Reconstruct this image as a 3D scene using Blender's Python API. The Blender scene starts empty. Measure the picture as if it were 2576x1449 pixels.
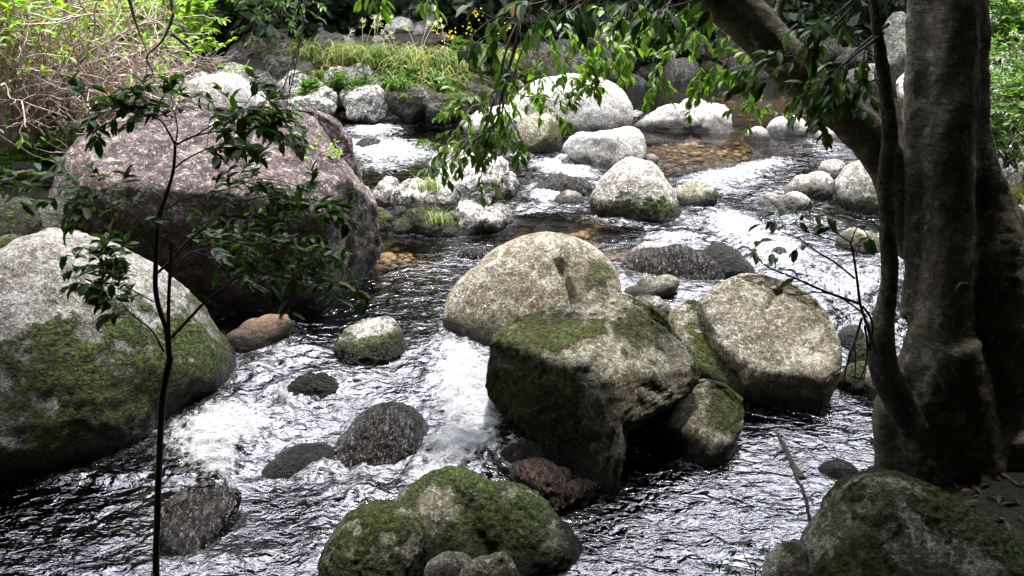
import bpy, math, random
import numpy as np
from mathutils import Vector
S = bpy.context.scene
COL = S.collection
R = math.radians
# ------------------------------------------------------------------ camera
CAM_H, PITCH, HFOV = 3.4, 22.0, 67.0
cam_d = bpy.data.cameras.new('camera'); cam = bpy.data.objects.new('camera', cam_d); COL.objects.link(cam)
cam.location = (0, 0, CAM_H); cam.rotation_euler = (R(90 - PITCH), 0, 0)
cam_d.sensor_width = 36; cam_d.lens = 18 / math.tan(R(HFOV / 2)); cam_d.clip_end = 400; cam_d.clip_start = 0.05
S.camera = cam
S.render.resolution_x, S.render.resolution_y = 1024, 576
# ------------------------------------------------------------------ light
SUN_DIR = Vector((0.06, 0.16, 0.98)).normalized()
W = bpy.data.worlds.new('World'); S.world = W; W.use_nodes = True
nt = W.node_tree; nt.nodes.clear()
sky = nt.nodes.new('ShaderNodeTexSky'); sky.sky_type = 'NISHITA'; sky.sun_disc = False
sky.sun_elevation = math.asin(SUN_DIR.z); sky.sun_rotation = math.atan2(SUN_DIR.x, SUN_DIR.y)
sky.dust_density = 3.0; sky.air_density = 1.0; sky.altitude = 100
tc = nt.nodes.new('ShaderNodeTexCoord')
cn = nt.nodes.new('ShaderNodeTexNoise'); cn.inputs['Scale'].default_value = 2.2; cn.inputs['Detail'].default_value = 7; cn.inputs['Roughness'].default_value = 0.6
nt.links.new(tc.outputs['Generated'], cn.inputs['Vector'])
cr = nt.nodes.new('ShaderNodeMapRange'); cr.inputs[1].default_value = 0.36; cr.inputs[2].default_value = 0.56
nt.links.new(cn.outputs['Fac'], cr.inputs[0])
mx = nt.nodes.new('ShaderNodeMix'); mx.data_type = 'RGBA'
nt.links.new(cr.outputs[0], mx.inputs[0]); nt.links.new(sky.outputs[0], mx.inputs[6]); mx.inputs[7].default_value = (17, 17.2, 18.6, 1)
bg = nt.nodes.new('ShaderNodeBackground'); bg.inputs['Strength'].default_value = 0.15
nt.links.new(mx.outputs[2], bg.inputs[0])
wo = nt.nodes.new('ShaderNodeOutputWorld'); nt.links.new(bg.outputs[0], wo.inputs[0])
sd = bpy.data.lights.new('sun', 'SUN'); sd.energy = 2.6; sd.angle = R(4.0); sd.color = (1, 0.96, 0.9)
so = bpy.data.objects.new('sun', sd); COL.objects.link(so)
so.rotation_euler = SUN_DIR.to_track_quat('Z', 'Y').to_euler(); so.location = (0, 0, 30)
S.view_settings.view_transform = 'Standard'; S.view_settings.look = 'None'
S.view_settings.exposure = 1.9; S.view_settings.gamma = 1
S.render.engine = 'CYCLES'
cy = S.cycles
cy.max_bounces = 7; cy.diffuse_bounces = 3; cy.glossy_bounces = 3; cy.transmission_bounces = 4; cy.transparent_max_bounces = 8
cy.use_denoising = True; cy.denoiser = 'OPENIMAGEDENOISE'; cy.denoising_prefilter = 'NONE'
cy.caustics_reflective = False; cy.caustics_refractive = False; cy.sample_clamp_indirect = 6
# ------------------------------------------------------------------ numpy helpers
PW, PH = 2576.0, 1449.0
TX = math.tan(R(HFOV / 2)); TY = TX * PH / PW
CP, SP = math.cos(R(PITCH)), math.sin(R(PITCH))
C0 = np.array([0, 0, CAM_H])
def ray(px, py):
    x = (np.asarray(px, float) / PW - .5) * 2 * TX; y = (.5 - np.asarray(py, float) / PH) * 2 * TY
    return np.stack([x + 0 * y, y * SP + CP + 0 * x, y * CP - SP + 0 * x], -1)
def atY(px, py, Y):
    d = ray(px, py); return C0 + d * (Y / d[..., 1])[..., None]
def project(P):
    q = P - C0; f = q[..., 1] * CP - q[..., 2] * SP; u = q[..., 1] * SP + q[..., 2] * CP
    f = np.maximum(f, .05)
    return (q[..., 0] / f / (2 * TX) + .5) * PW, (.5 - u / f / (2 * TY)) * PH
def _hash(i, j, k, s):
    h = (i * 374761393 + j * 668265263 + k * 2147483647 + s * 974634777) & 0xffffffff
    h = ((h ^ (h >> 13)) * 1274126177) & 0xffffffff
    h = ((h ^ (h >> 16)) * 2246822519) & 0xffffffff
    return (h ^ (h >> 15)) & 0xffffffff
def noise(P, seed=0):
    P = np.asarray(P, float); I = np.floor(P).astype(np.int64); f = P - I; u = f * f * f * (f * (f * 6 - 15) + 10)
    out = 0.
    for a in (0, 1):
        for b in (0, 1):
            for c in (0, 1):
                h = _hash(I[..., 0] + a, I[..., 1] + b, I[..., 2] + c, seed)
                g = np.stack([(h & 1023) / 511.5 - 1, ((h >> 10) & 1023) / 511.5 - 1, ((h >> 20) & 1023) / 511.5 - 1], -1)
                d = (g * (f - np.array([a, b, c]))).sum(-1)
                w = (u[..., 0] if a else 1 - u[..., 0]) * (u[..., 1] if b else 1 - u[..., 1]) * (u[..., 2] if c else 1 - u[..., 2])
                out = out + d * w
    return out * 1.3
def fbm(P, oct=4, seed=0, gain=.5, ridged=False):
    P = np.asarray(P, float); s = 0.; a = 1.
    for o in range(oct):
        n = noise(P, seed + o * 17)
        s = s + a * (1 - 2 * np.abs(n) if ridged else n); a *= gain; P = P * 2.03 + 7.7
    return s
def sstep(a, b, x):
    t = np.clip((x - a) / (b - a), 0, 1); return t * t * (3 - 2 * t)
def norm(v):
    return v / np.maximum(np.linalg.norm(v, axis=-1, keepdims=True), 1e-9)
# ------------------------------------------------------------------ mesh builder
class MB:
    def __init__(s): s.v = []; s.f3 = []; s.f4 = []; s.n = 0; s.rnd = []
    def add(s, v, f3=None, f4=None, rnd=0.5):
        v = np.asarray(v, float)
        if f3 is not None and len(f3): s.f3.append(np.asarray(f3, np.int64) + s.n)
        if f4 is not None and len(f4): s.f4.append(np.asarray(f4, np.int64) + s.n)
        s.v.append(v); s.rnd.append(np.broadcast_to(np.asarray(rnd, float), (len(v),))); s.n += len(v)
    def arrays(s):
        v = np.concatenate(s.v); f3 = np.concatenate(s.f3) if s.f3 else np.zeros((0, 3), np.int64)
        f4 = np.concatenate(s.f4) if s.f4 else np.zeros((0, 4), np.int64)
        return v, f3, f4
    def build(s, name, mat, parent=None, loc=None, attrs=None, smooth=True):
        v, f3, f4 = s.arrays()
        at = {'rnd': np.concatenate(s.rnd)}
        if attrs: at.update(attrs)
        return mk(name, v, f3, f4, mat, parent, loc, at, smooth)
def mk(name, v, f3, f4, mat, parent=None, loc=None, attrs=None, smooth=True):
    me = bpy.data.meshes.new(name)
    wl_ = np.zeros(3); q_ = parent
    while q_ is not None: wl_ = wl_ + np.array(q_.location); q_ = q_.parent
    if loc is None:
        loc = wl_ if parent is not None else np.array([v[:, 0].mean(), v[:, 1].mean(), v[:, 2].min()])
    loc = np.asarray(loc, float)
    me.vertices.add(len(v)); me.vertices.foreach_set('co', (v - loc).astype(np.float32).ravel())
    n3, n4 = len(f3), len(f4)
    me.loops.add(n3 * 3 + n4 * 4); me.loops.foreach_set('vertex_index', np.concatenate([f3.ravel(), f4.ravel()]).astype(np.int32))
    me.polygons.add(n3 + n4)
    me.polygons.foreach_set('loop_start', np.concatenate([np.arange(n3) * 3, n3 * 3 + np.arange(n4) * 4]).astype(np.int32))
    me.update(calc_edges=True)
    me.polygons.foreach_set('use_smooth', np.full(n3 + n4, smooth))
    for k, a in (attrs or {}).items():
        t = me.attributes.new(k, 'FLOAT', 'POINT'); t.data.foreach_set('value', np.asarray(a, np.float32))
    me.materials.append(mat); me.validate()
    o = bpy.data.objects.new(name, me); COL.objects.link(o)
    if parent is not None:
        o.parent = parent; o.location = loc - wl_
    else: o.location = loc
    return o
def tag(o, label, cat, group=None, kind=None):
    if label: o['label'] = label
    if cat: o['category'] = cat
    if group: o['group'] = group
    if kind: o['kind'] = kind
    return o
def empty(name, loc, label, cat, group=None):
    o = bpy.data.objects.new(name, None); COL.objects.link(o); o.location = [float(x) for x in loc]; o.empty_display_size = .1
    return tag(o, label, cat, group)
def smooth_path(P, n):
    P = np.asarray(P, float); m = len(P)
    if m < 3: return P[0] + (P[-1] - P[0]) * np.linspace(0, 1, n)[:, None]
    t = np.linspace(0, m - 1, n); i = np.clip(t.astype(int), 0, m - 2); f = (t - i)[:, None]
    g = lambda k: P[np.clip(k, 0, m - 1)]
    a, b, c, d = g(i - 1), g(i), g(i + 1), g(i + 2)
    return .5 * (2 * b + (c - a) * f + (2 * a - 5 * b + 4 * c - d) * f * f + (3 * b - a - 3 * c + d) * f ** 3)
def tube(mb, P, rad, sides=6, rnd=.5, cap=True):
    P = np.asarray(P, float); n = len(P); rad = np.broadcast_to(np.asarray(rad, float), (n,))
    T = norm(np.gradient(P, axis=0)); up = np.array([0.31, 0.17, 0.93]) if abs(T[0] @ np.array([0.31, .17, .93])) < .9 else np.array([1., 0, 0])
    A = norm(np.cross(T, up)); B = np.cross(T, A)
    th = np.arange(sides) / sides * 2 * np.pi
    V = P[:, None] + rad[:, None, None] * (np.cos(th)[None, :, None] * A[:, None] + np.sin(th)[None, :, None] * B[:, None])
    idx = np.arange(n * sides).reshape(n, sides); nx = np.roll(idx, -1, 1)
    f4 = np.stack([idx[:-1], nx[:-1], nx[1:], idx[1:]], -1).reshape(-1, 4)
    V = V.reshape(-1, 3); f3 = []
    if cap:
        V = np.concatenate([V, P[:1], P[-1:]]); c0, c1 = n * sides, n * sides + 1
        f3 = [(c0, nx[0, k], idx[0, k]) for k in range(sides)] + [(c1, idx[-1, k], nx[-1, k]) for k in range(sides)]
    mb.add(V, f3, f4, rnd)
def leaves(mb, P, D, N, L, Wd, rnd, fold=.25, droop=.15):
    """elliptic leaves with a folded midrib and a drooping tip"""
    P = np.asarray(P, float); D = norm(np.asarray(D, float)); N = np.asarray(N, float)
    X = norm(np.cross(D, N)); N = np.cross(X, D)
    L = np.broadcast_to(L, (len(P),))[:, None]; Wd = np.broadcast_to(Wd, (len(P),))[:, None]
    q = lambda a, b, c: P + D * L * a + X * Wd * b + N * (Wd * fold * abs(b) * 2 - droop * L * c)
    V = np.stack([q(0, 0, 0), q(.3, -.42, .1), q(.3, 0, .1), q(.3, .42, .1), q(.66, -.42, .42), q(.66, 0, .42), q(.66, .42, .42), q(1, 0, 1)], 1)
    n = len(P); o = (np.arange(n) * 8)[:, None]
    f4 = np.concatenate([o + np.array([[2, 3, 6, 5]]), o + np.array([[1, 2, 5, 4]])])
    f3 = np.concatenate([o + np.array([[0, 3, 2]]), o + np.array([[0, 2, 1]]), o + np.array([[5, 6, 7]]), o + np.array([[4, 5, 7]])])
    mb.add(V.reshape(-1, 3), f3, f4, np.repeat(np.broadcast_to(rnd, (n,)), 8))
def quads(mb, P, D, N, L, Wd, rnd):
    """small rhombic leaf faces for far or overhead foliage"""
    D = norm(D); X = norm(np.cross(D, N)); L = np.broadcast_to(L, (len(P),))[:, None]; Wd = np.broadcast_to(Wd, (len(P),))[:, None]
    V = np.stack([P, P + D * L * .45 + X * Wd * .5, P + D * L, P + D * L * .45 - X * Wd * .5], 1)
    mb.add(V.reshape(-1, 3), None, (np.arange(len(P)) * 4)[:, None] + np.arange(4)[None], np.repeat(np.broadcast_to(rnd, (len(P),)), 4))
# ------------------------------------------------------------------ materials
class G:
    def __init__(s, name):
        s.m = bpy.data.materials.new(name); s.m.use_nodes = True; s.t = s.m.node_tree; s.t.nodes.clear()
    def n(s, typ, ins=None, **kw):
        nd = s.t.nodes.new(typ)
        for k, v in kw.items(): setattr(nd, k, v)
        for k, v in (ins or {}).items():
            if isinstance(v, bpy.types.NodeSocket): s.t.links.new(v, nd.inputs[k])
            else: nd.inputs[k].default_value = v
        return nd
    def noise(s, vec, scale, detail=4, rough=.55, dist=0.):
        return s.n('ShaderNodeTexNoise', {'Vector': vec, 'Scale': scale, 'Detail': detail, 'Roughness': rough, 'Distortion': dist}).outputs['Fac']
    def ramp(s, x, a, b, c=0., d=1., smooth=True):
        return s.n('ShaderNodeMapRange', {0: x, 1: a, 2: b, 3: c, 4: d}, interpolation_type='SMOOTHSTEP' if smooth else 'LINEAR').outputs[0]
    def math(s, op, a, b=0.): return s.n('ShaderNodeMath', {0: a, 1: b}, operation=op).outputs[0]
    def mix(s, f, a, b, mode='MIX'):
        c = lambda x: x if isinstance(x, bpy.types.NodeSocket) else (*x[:3], 1)
        return s.n('ShaderNodeMix', {0: f, 6: c(a), 7: c(b)}, data_type='RGBA', blend_type=mode).outputs[2]
    def attr(s, name): return s.n('ShaderNodeAttribute', attribute_name=name).outputs['Fac']
    def out(s, sh): s.n('ShaderNodeOutputMaterial', {0: sh}); return s.m
def rock_mat(name, base, base2, lichen=(.62, .62, .56), lich=.4, moss=(.075, .1, .022), moss2=(.03, .055, .012), mo=.3, bump=1., speck=.8, grain=34., crack=0., sheet=0.):
    g = G(name); tc = g.n('ShaderNodeTexCoord'); oi = g.n('ShaderNodeObjectInfo')
    v = g.n('ShaderNodeVectorMath', {0: tc.outputs['Object'], 1: g.n('ShaderNodeVectorMath', {0: oi.outputs['Random'], 3: 43.}, operation='SCALE').outputs[0]}, operation='ADD').outputs[0]
    big = g.noise(v, 1.9, 5, .6); mid = g.noise(v, 8, 7, .7, .3); fine = g.noise(v, grain, 6, .72, .5); fine2 = g.noise(v, grain * 2.6, 3, .7)
    lic = g.noise(v, 4.2, 11, .82, .5)
    spots = g.noise(v, 24, 5, .62, .9)
    col = g.mix(g.ramp(mid, .38, .62), base2, base)
    lic = g.math('ADD', lic, g.attr('lichb')); lf = g.ramp(lic, .60 - .25 * lich, .635 - .25 * lich); lf = g.math('MULTIPLY', lf, min(1., .5 + lich)); col = g.mix(lf, col, lichen)
    lf2 = g.math('MULTIPLY', g.ramp(spots, .575, .605), min(1, .35 + lich * 1.3)); col = g.mix(lf2, col, [x * 1.2 for x in lichen])
    mf = g.math('ADD', g.math('MULTIPLY', big, .95), g.math('MULTIPLY', mid, .8))
    mf = g.math('ADD', mf, g.math('MULTIPLY', g.math('ADD', fine, spots), .42)); mf = g.math('ADD', mf, g.attr('mossb'))
    mf = g.ramp(mf, 1.66 - .5 * mo, 1.80 - .5 * mo)
    mcol = g.mix(g.ramp(fine, .38, .62), moss2, moss); mcol = g.mix(g.math('MULTIPLY', g.ramp(big, .44, .62), .45), mcol, (.085, .072, .018))
    col = g.mix(mf, col, mcol)
    sp = g.ramp(fine, .38, .62, 1 - .72 * speck, 1 + .6 * speck, False); sp2 = g.ramp(fine2, .38, .62, 1 - .5 * speck, 1 + .45 * speck, False)
    spv = g.math('MULTIPLY', sp, sp2)
    h = g.math('ADD', g.math('MULTIPLY', mid, 1.5), g.math('MULTIPLY', fine, .7)); h = g.math('ADD', h, g.math('MULTIPLY', fine2, .25)); h = g.math('ADD', h, g.math('MULTIPLY', mf, g.ramp(spots, .3, .7, .1, 1.1)))
    if crack:
        ck = g.noise(v, 3.4, 6, .6, 1.2); ck = g.math('ABSOLUTE', g.math('SUBTRACT', ck, .5)); ck = g.ramp(ck, .0, .028); ck2 = g.math('ABSOLUTE', g.math('SUBTRACT', g.noise(v, 9., 4, .6, 1.5), .5)); ck = g.math('MULTIPLY', ck, g.ramp(ck2, .0, .03, .45, 1.))
        ck = g.ramp(ck, 0, 1, 1 - crack, 1, False); spv = g.math('MULTIPLY', spv, ck); h = g.math('ADD', h, g.math('MULTIPLY', ck, 1.6 * crack))
    col = g.mix(1., col, g.n('ShaderNodeCombineColor', {0: spv, 1: spv, 2: spv}).outputs[0], 'MULTIPLY')
    wet = g.attr('wet')
    if sheet:
        st = g.noise(g.n('ShaderNodeMapping', {'Vector': v, 'Rotation': (0, 0, .5), 'Scale': (3.2, 1., 1.)}).outputs[0], 9, 4, .6, 1.2); wet = g.math('MAXIMUM', wet, sheet); h = g.math('ADD', g.math('MULTIPLY', h, .25), g.math('MULTIPLY', st, 2.6))
    col = g.mix(wet, col, g.mix(1., col, (.17, .16, .15), 'MULTIPLY'))
    b = g.n('ShaderNodeBump', {'Height': h, 'Strength': 1., 'Distance': .030 * bump})
    p = g.n('ShaderNodeBsdfPrincipled', {'Base Color': col, 'Roughness': g.ramp(wet, 0, 1, .88, (.2 if sheet else .42), False), 'Normal': b.outputs[0], 'Specular IOR Level': g.ramp(wet, 0, 1, .3, (.7 if sheet else .3), False)})
    return g.out(p.outputs[0])
TAN = rock_mat('granite_tan', (.22, .19, .135), (.125, .108, .075), lichen=(.36, .345, .285), lich=.36, mo=.2)
TANM = rock_mat('granite_mossy', (.20, .175, .115), (.11, .10, .062), lichen=(.36, .345, .27), lich=.36, moss=(.070, .092, .016), moss2=(.022, .034, .007), mo=.68)
MOSSY = rock_mat('granite_overgrown', (.13, .12, .08), (.075, .07, .045), lichen=(.27, .27, .20), lich=.36, moss=(.066, .090, .015), moss2=(.018, .031, .007), mo=1.0)
GREYM = rock_mat('granite_grey_crown', (.21, .195, .17), (.12, .11, .095), lichen=(.30, .29, .265), lich=.45, moss=(.070, .095, .016), moss2=(.02, .034, .007), mo=.95)
WHITE = rock_mat('granite_white', (.40, .38, .345), (.27, .25, .225), lichen=(.55, .535, .50), lich=.42, mo=-.2, bump=.9, speck=.6)
WHITEM = rock_mat('granite_white_mossy', (.27, .25, .215), (.15, .14, .115), lichen=(.50, .485, .44), lich=.42, mo=.3)
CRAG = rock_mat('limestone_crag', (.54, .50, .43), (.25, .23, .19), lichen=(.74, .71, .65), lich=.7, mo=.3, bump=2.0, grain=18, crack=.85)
PURP = rock_mat('purple_slab', (.17, .12, .122), (.08, .062, .062), lichen=(.42, .38, .33), lich=.22, moss=(.085, .078, .024), moss2=(.05, .048, .018), mo=.12, bump=1.6, grain=18, crack=.5, speck=.5)
DARK = rock_mat('dark_wet_rock', (.06, .053, .045), (.026, .023, .02), lichen=(.16, .16, .13), lich=.12, mo=.25, bump=1.1)
DARKM = rock_mat('dark_mossy_rock', (.075, .07, .055), (.045, .04, .032), lichen=(.24, .24, .2), lich=.2, mo=.85)
SHEET = rock_mat('water_sheeted_rock', (.10, .075, .06), (.05, .042, .036), lichen=(.2, .17, .14), lich=.15, mo=-.4, bump=1.1, sheet=.95)
BROWN = rock_mat('brown_wet_rock', (.15, .075, .05), (.06, .035, .025), lichen=(.2, .14, .1), lich=.1, mo=-.4, bump=1.8, sheet=.6)
PINK = rock_mat('pale_pink_rock', (.46, .38, .35), (.30, .23, .20), lichen=(.55, .5, .47), lich=.3, mo=-.4, bump=.6, speck=.6, sheet=.35)
RED = rock_mat('reddish_rock', (.15, .09, .06), (.10, .065, .045), lichen=(.2, .2, .15), lich=.08, mo=.1, bump=.6, speck=.5)
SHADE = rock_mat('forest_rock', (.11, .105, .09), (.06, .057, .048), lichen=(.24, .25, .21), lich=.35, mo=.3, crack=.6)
# ------------------------------------------------------------------ ground and water shapes
FAR = [(-14, 12.5), (-9, 12.8), (-5, 13.5), (-3.2, 14.6), (-1.2, 15.1), (.6, 16.6), (2.2, 19), (4.4, 20.8), (9, 22.0), (16, 24.5), (30, 28)]
RIGHT = [(2.4, 3.0), (2.35, 4.2), (2.9, 5.2), (3.9, 6.2), (5.1, 7.5), (5.9, 9.5), (7.6, 12.), (10.5, 15), (15, 18), (30, 24)]
LEFT = [(-14, 11.5), (-7.6, 11.6), (-4.6, 11.4), (-3.4, 10.), (-3.2, 8.4), (-3.9, 7.2), (-4.6, 6.0), (-6.5, 5.2), (-12, 4.2)]
NEAR = [(-12, 2.6), (-3, 2.75), (0, 2.85), (1.6, 2.9), (2.4, 3.0)]
RIVER = np.array(NEAR + RIGHT[1:] + FAR[::-1] + LEFT)
def river_sd(x, y):
    """signed distance to the river's outline in plan, positive in the water"""
    x = np.asarray(x, float); y = np.asarray(y, float); d = np.full(x.shape, 1e9); ins = np.zeros(x.shape, bool); n = len(RIVER)
    for i in range(n):
        a, b = RIVER[i], RIVER[(i + 1) % n]; e = b - a; wx, wy = x - a[0], y - a[1]
        t = np.clip((wx * e[0] + wy * e[1]) / (e @ e), 0, 1); d = np.minimum(d, np.hypot(wx - e[0] * t, wy - e[1] * t))
        c = ((a[1] <= y) != (b[1] <= y)) & (x < (b[0] - a[0]) * (y - a[1]) / (b[1] - a[1] + 1e-12) + a[0]); ins ^= c
    return np.where(ins, d, -d)
def zw(x, y):
    """mean water level: pools and small drops, rising upstream"""
    x = np.asarray(x, float); y = np.asarray(y, float)
    k = sstep(.6, 1.6, x)                                   # the still pool right of the split boulder reaches further up
    z = .34 * ((1 - k) * sstep(4.75, 6.5, y - .12 * x) + k * sstep(6.3, 7.9, y))
    z = z + .14 * sstep(7.6, 8.9, y) + .22 * sstep(9.4, 11.2, y) + .16 * sstep(11.4, 13.4, y + .1 * x) + .012 * np.maximum(y - 13, 0)
    z = z + .06 * np.exp(-(((x + .82) / .42) ** 2 + ((y - 5.25) / .38) ** 2))      # water humped over a sunken rock
    return z
def hit_water(px, py):
    d = ray(px, py); t = 1.0
    lo, hi = 1.0, 60.0
    ts = np.linspace(2, 60, 3000); P = C0 + d * ts[:, None]; below = P[:, 2] < zw(P[:, 0], P[:, 1])
    return float(ts[np.argmax(below)]) if below.any() else 60.0
def on_water(px, py): return C0 + ray(px, py) * hit_water(px, py)
def blob(px, py, pts):
    """soft mask of ellipses (cx, cy, rx, ry, angle, strength), measured where they lie on the stream"""
    m = np.zeros(px.shape)
    for cx, cy_, rx, ry, an, st in pts:
        c, s_ = math.cos(R(an)), math.sin(R(an)); dx, dy = px - cx, py - cy_
        u, v = (dx * c + dy * s_) / rx, (-dx * s_ + dy * c) / ry
        m = np.maximum(m, st * np.exp(-(u * u + v * v) ** 1.1))
    return m
CALM = [(1420, 575, 160, 40, 0, .9), (1000, 620, 110, 50, 0, 1.), (1750, 355, 190, 50, 5, 1.), (1640, 460, 40, 14, 0, .5), (1880, 400, 110, 16, 0, .5), (1350, 555, 80, 20, 0, .7), (1480, 545, 90, 16, 0, .8), (1250, 600, 60, 16, 0, .6), (1600, 640, 90, 50, 0, .7), (1000, 340, 60, 20, 0, .3), (1900, 240, 420, 40, 0, .8), (450, 1170, 140, 30, 10, .85),
        (2000, 1170, 120, 40, 20, .5), (1890, 1080, 50, 40, 0, .6), (650, 850, 90, 40, 0, .7), (980, 455, 60, 14, 0, .7), (1640, 1170, 80, 14, 0, .8), (1240, 645, 40, 16, 0, .6)]
def zg(x, y):
    sd_ = river_sd(x, y); P = np.stack([x, y, 0 * x], -1)
    n = fbm(P * .55, 4, 5)
    w = zw(x, np.minimum(y, 24.))
    px_, py_ = project(np.stack([x, y, w], -1)); shal = blob(px_, py_, CALM)
    bed = w - .06 - .34 * sstep(0, 1.1, sd_) * (1 - .72 * shal) + .05 * n * (1 - shal) - .05
    o = np.maximum(-sd_, 0)
    hill = np.maximum(o - 4.5, 0) * (1 + 1.6 * sstep(9, 5, y) * sstep(1, 4, np.abs(x)))  # side hills steepened out of view to cut off low sky
    near = (y < 3.4) & (np.abs(x) < 14)
    low = 1 - .8 * sstep(5.4, 4.7, y) * sstep(6.0, 4.6, x) * sstep(1.5, 2.2, x)
    bank = w + low * (.5 * sstep(0, .9, o) + .16 * o) + .42 * hill + .22 * n * sstep(0, 1.5, o) + .05 + .7 * np.exp(-((x + 1.9) / 2.0) ** 2 - ((y - 16.1) / 1.1) ** 2) * sstep(0, .8, o)
    nb = w + .02 + .56 * np.maximum(2.9 - y, 0) + .06 * n + np.maximum(-1.0 - y, 0) * 1.3  # slope behind the camera steepened out of view to block the sky
    wt = sstep(4.6, 3.0, y) * sstep(3.2, 2.0, x); bank = bank * (1 - wt) + nb * wt
    return np.where(sd_ > 0, bed, bank)
# ------------------------------------------------------------------ ground
g = G('forest_floor'); tc = g.n('ShaderNodeTexCoord').outputs['Object']
a = g.noise(tc, 1.3, 6, .65); b = g.noise(tc, 16, 6, .7); vo = g.n('ShaderNodeTexVoronoi', {'Vector': tc, 'Scale': 11.}); cell = vo.outputs['Color']
sep = g.n('ShaderNodeSeparateColor', {0: cell}).outputs[0]
soil = g.mix(g.ramp(b, .35, .65), (.014, .010, .007), (.038, .028, .017)); soil = g.mix(g.ramp(a, .5, .62), soil, (.018, .026, .009))
bedc = g.mix(sep, (.11, .065, .032), (.10, .085, .055)); bedc = g.mix(g.ramp(a, .45, .62), bedc, (.03, .045, .02))
bedc = g.mix(g.ramp(vo.outputs['Distance'], .0, .55), bedc, (.03, .02, .012))
col = g.mix(g.attr('bed'), soil, bedc)
bm = g.n('ShaderNodeBump', {'Height': g.math('ADD', b, g.math('MULTIPLY', vo.outputs['Distance'], -1.2)), 'Distance': .04})
GROUND = g.out(g.n('ShaderNodeBsdfPrincipled', {'Base Color': col, 'Roughness': .9, 'Normal': bm.outputs[0]}).outputs[0])
def grid(xs2, ys2):
    ny, nx = xs2.shape; idx = np.arange(nx * ny).reshape(ny, nx)
    return np.stack([idx[:-1, :-1], idx[:-1, 1:], idx[1:, 1:], idx[1:, :-1]], -1).reshape(-1, 4)
s = np.linspace(-1, 1, 260); yy = np.concatenate([np.linspace(-18, 2, 50)[:-1], np.linspace(2, 26, 230)[:-1], np.geomspace(26, 90, 40)])
X, Y = np.meshgrid(s, yy); X = np.sign(X) * (np.abs(X) ** 1.6) * 60
Z = zg(X, Y); V = np.stack([X, Y, Z], -1).reshape(-1, 3)
og = mk('ground', V, np.zeros((0, 3), int), grid(X, Y), GROUND, None, (0, 0, 0), {'bed': sstep(-.25, .05, river_sd(X, Y)).ravel()})
tag(og, None, None, None, 'structure')
def on_ground(px, py):
    d = ray(px, py); ts = np.linspace(6, 30, 900); P = C0 + d * ts[:, None]; b = P[:, 2] < zg(P[:, 0], P[:, 1]); return P[np.argmax(b)] if b.any() else P[-1]
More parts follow.
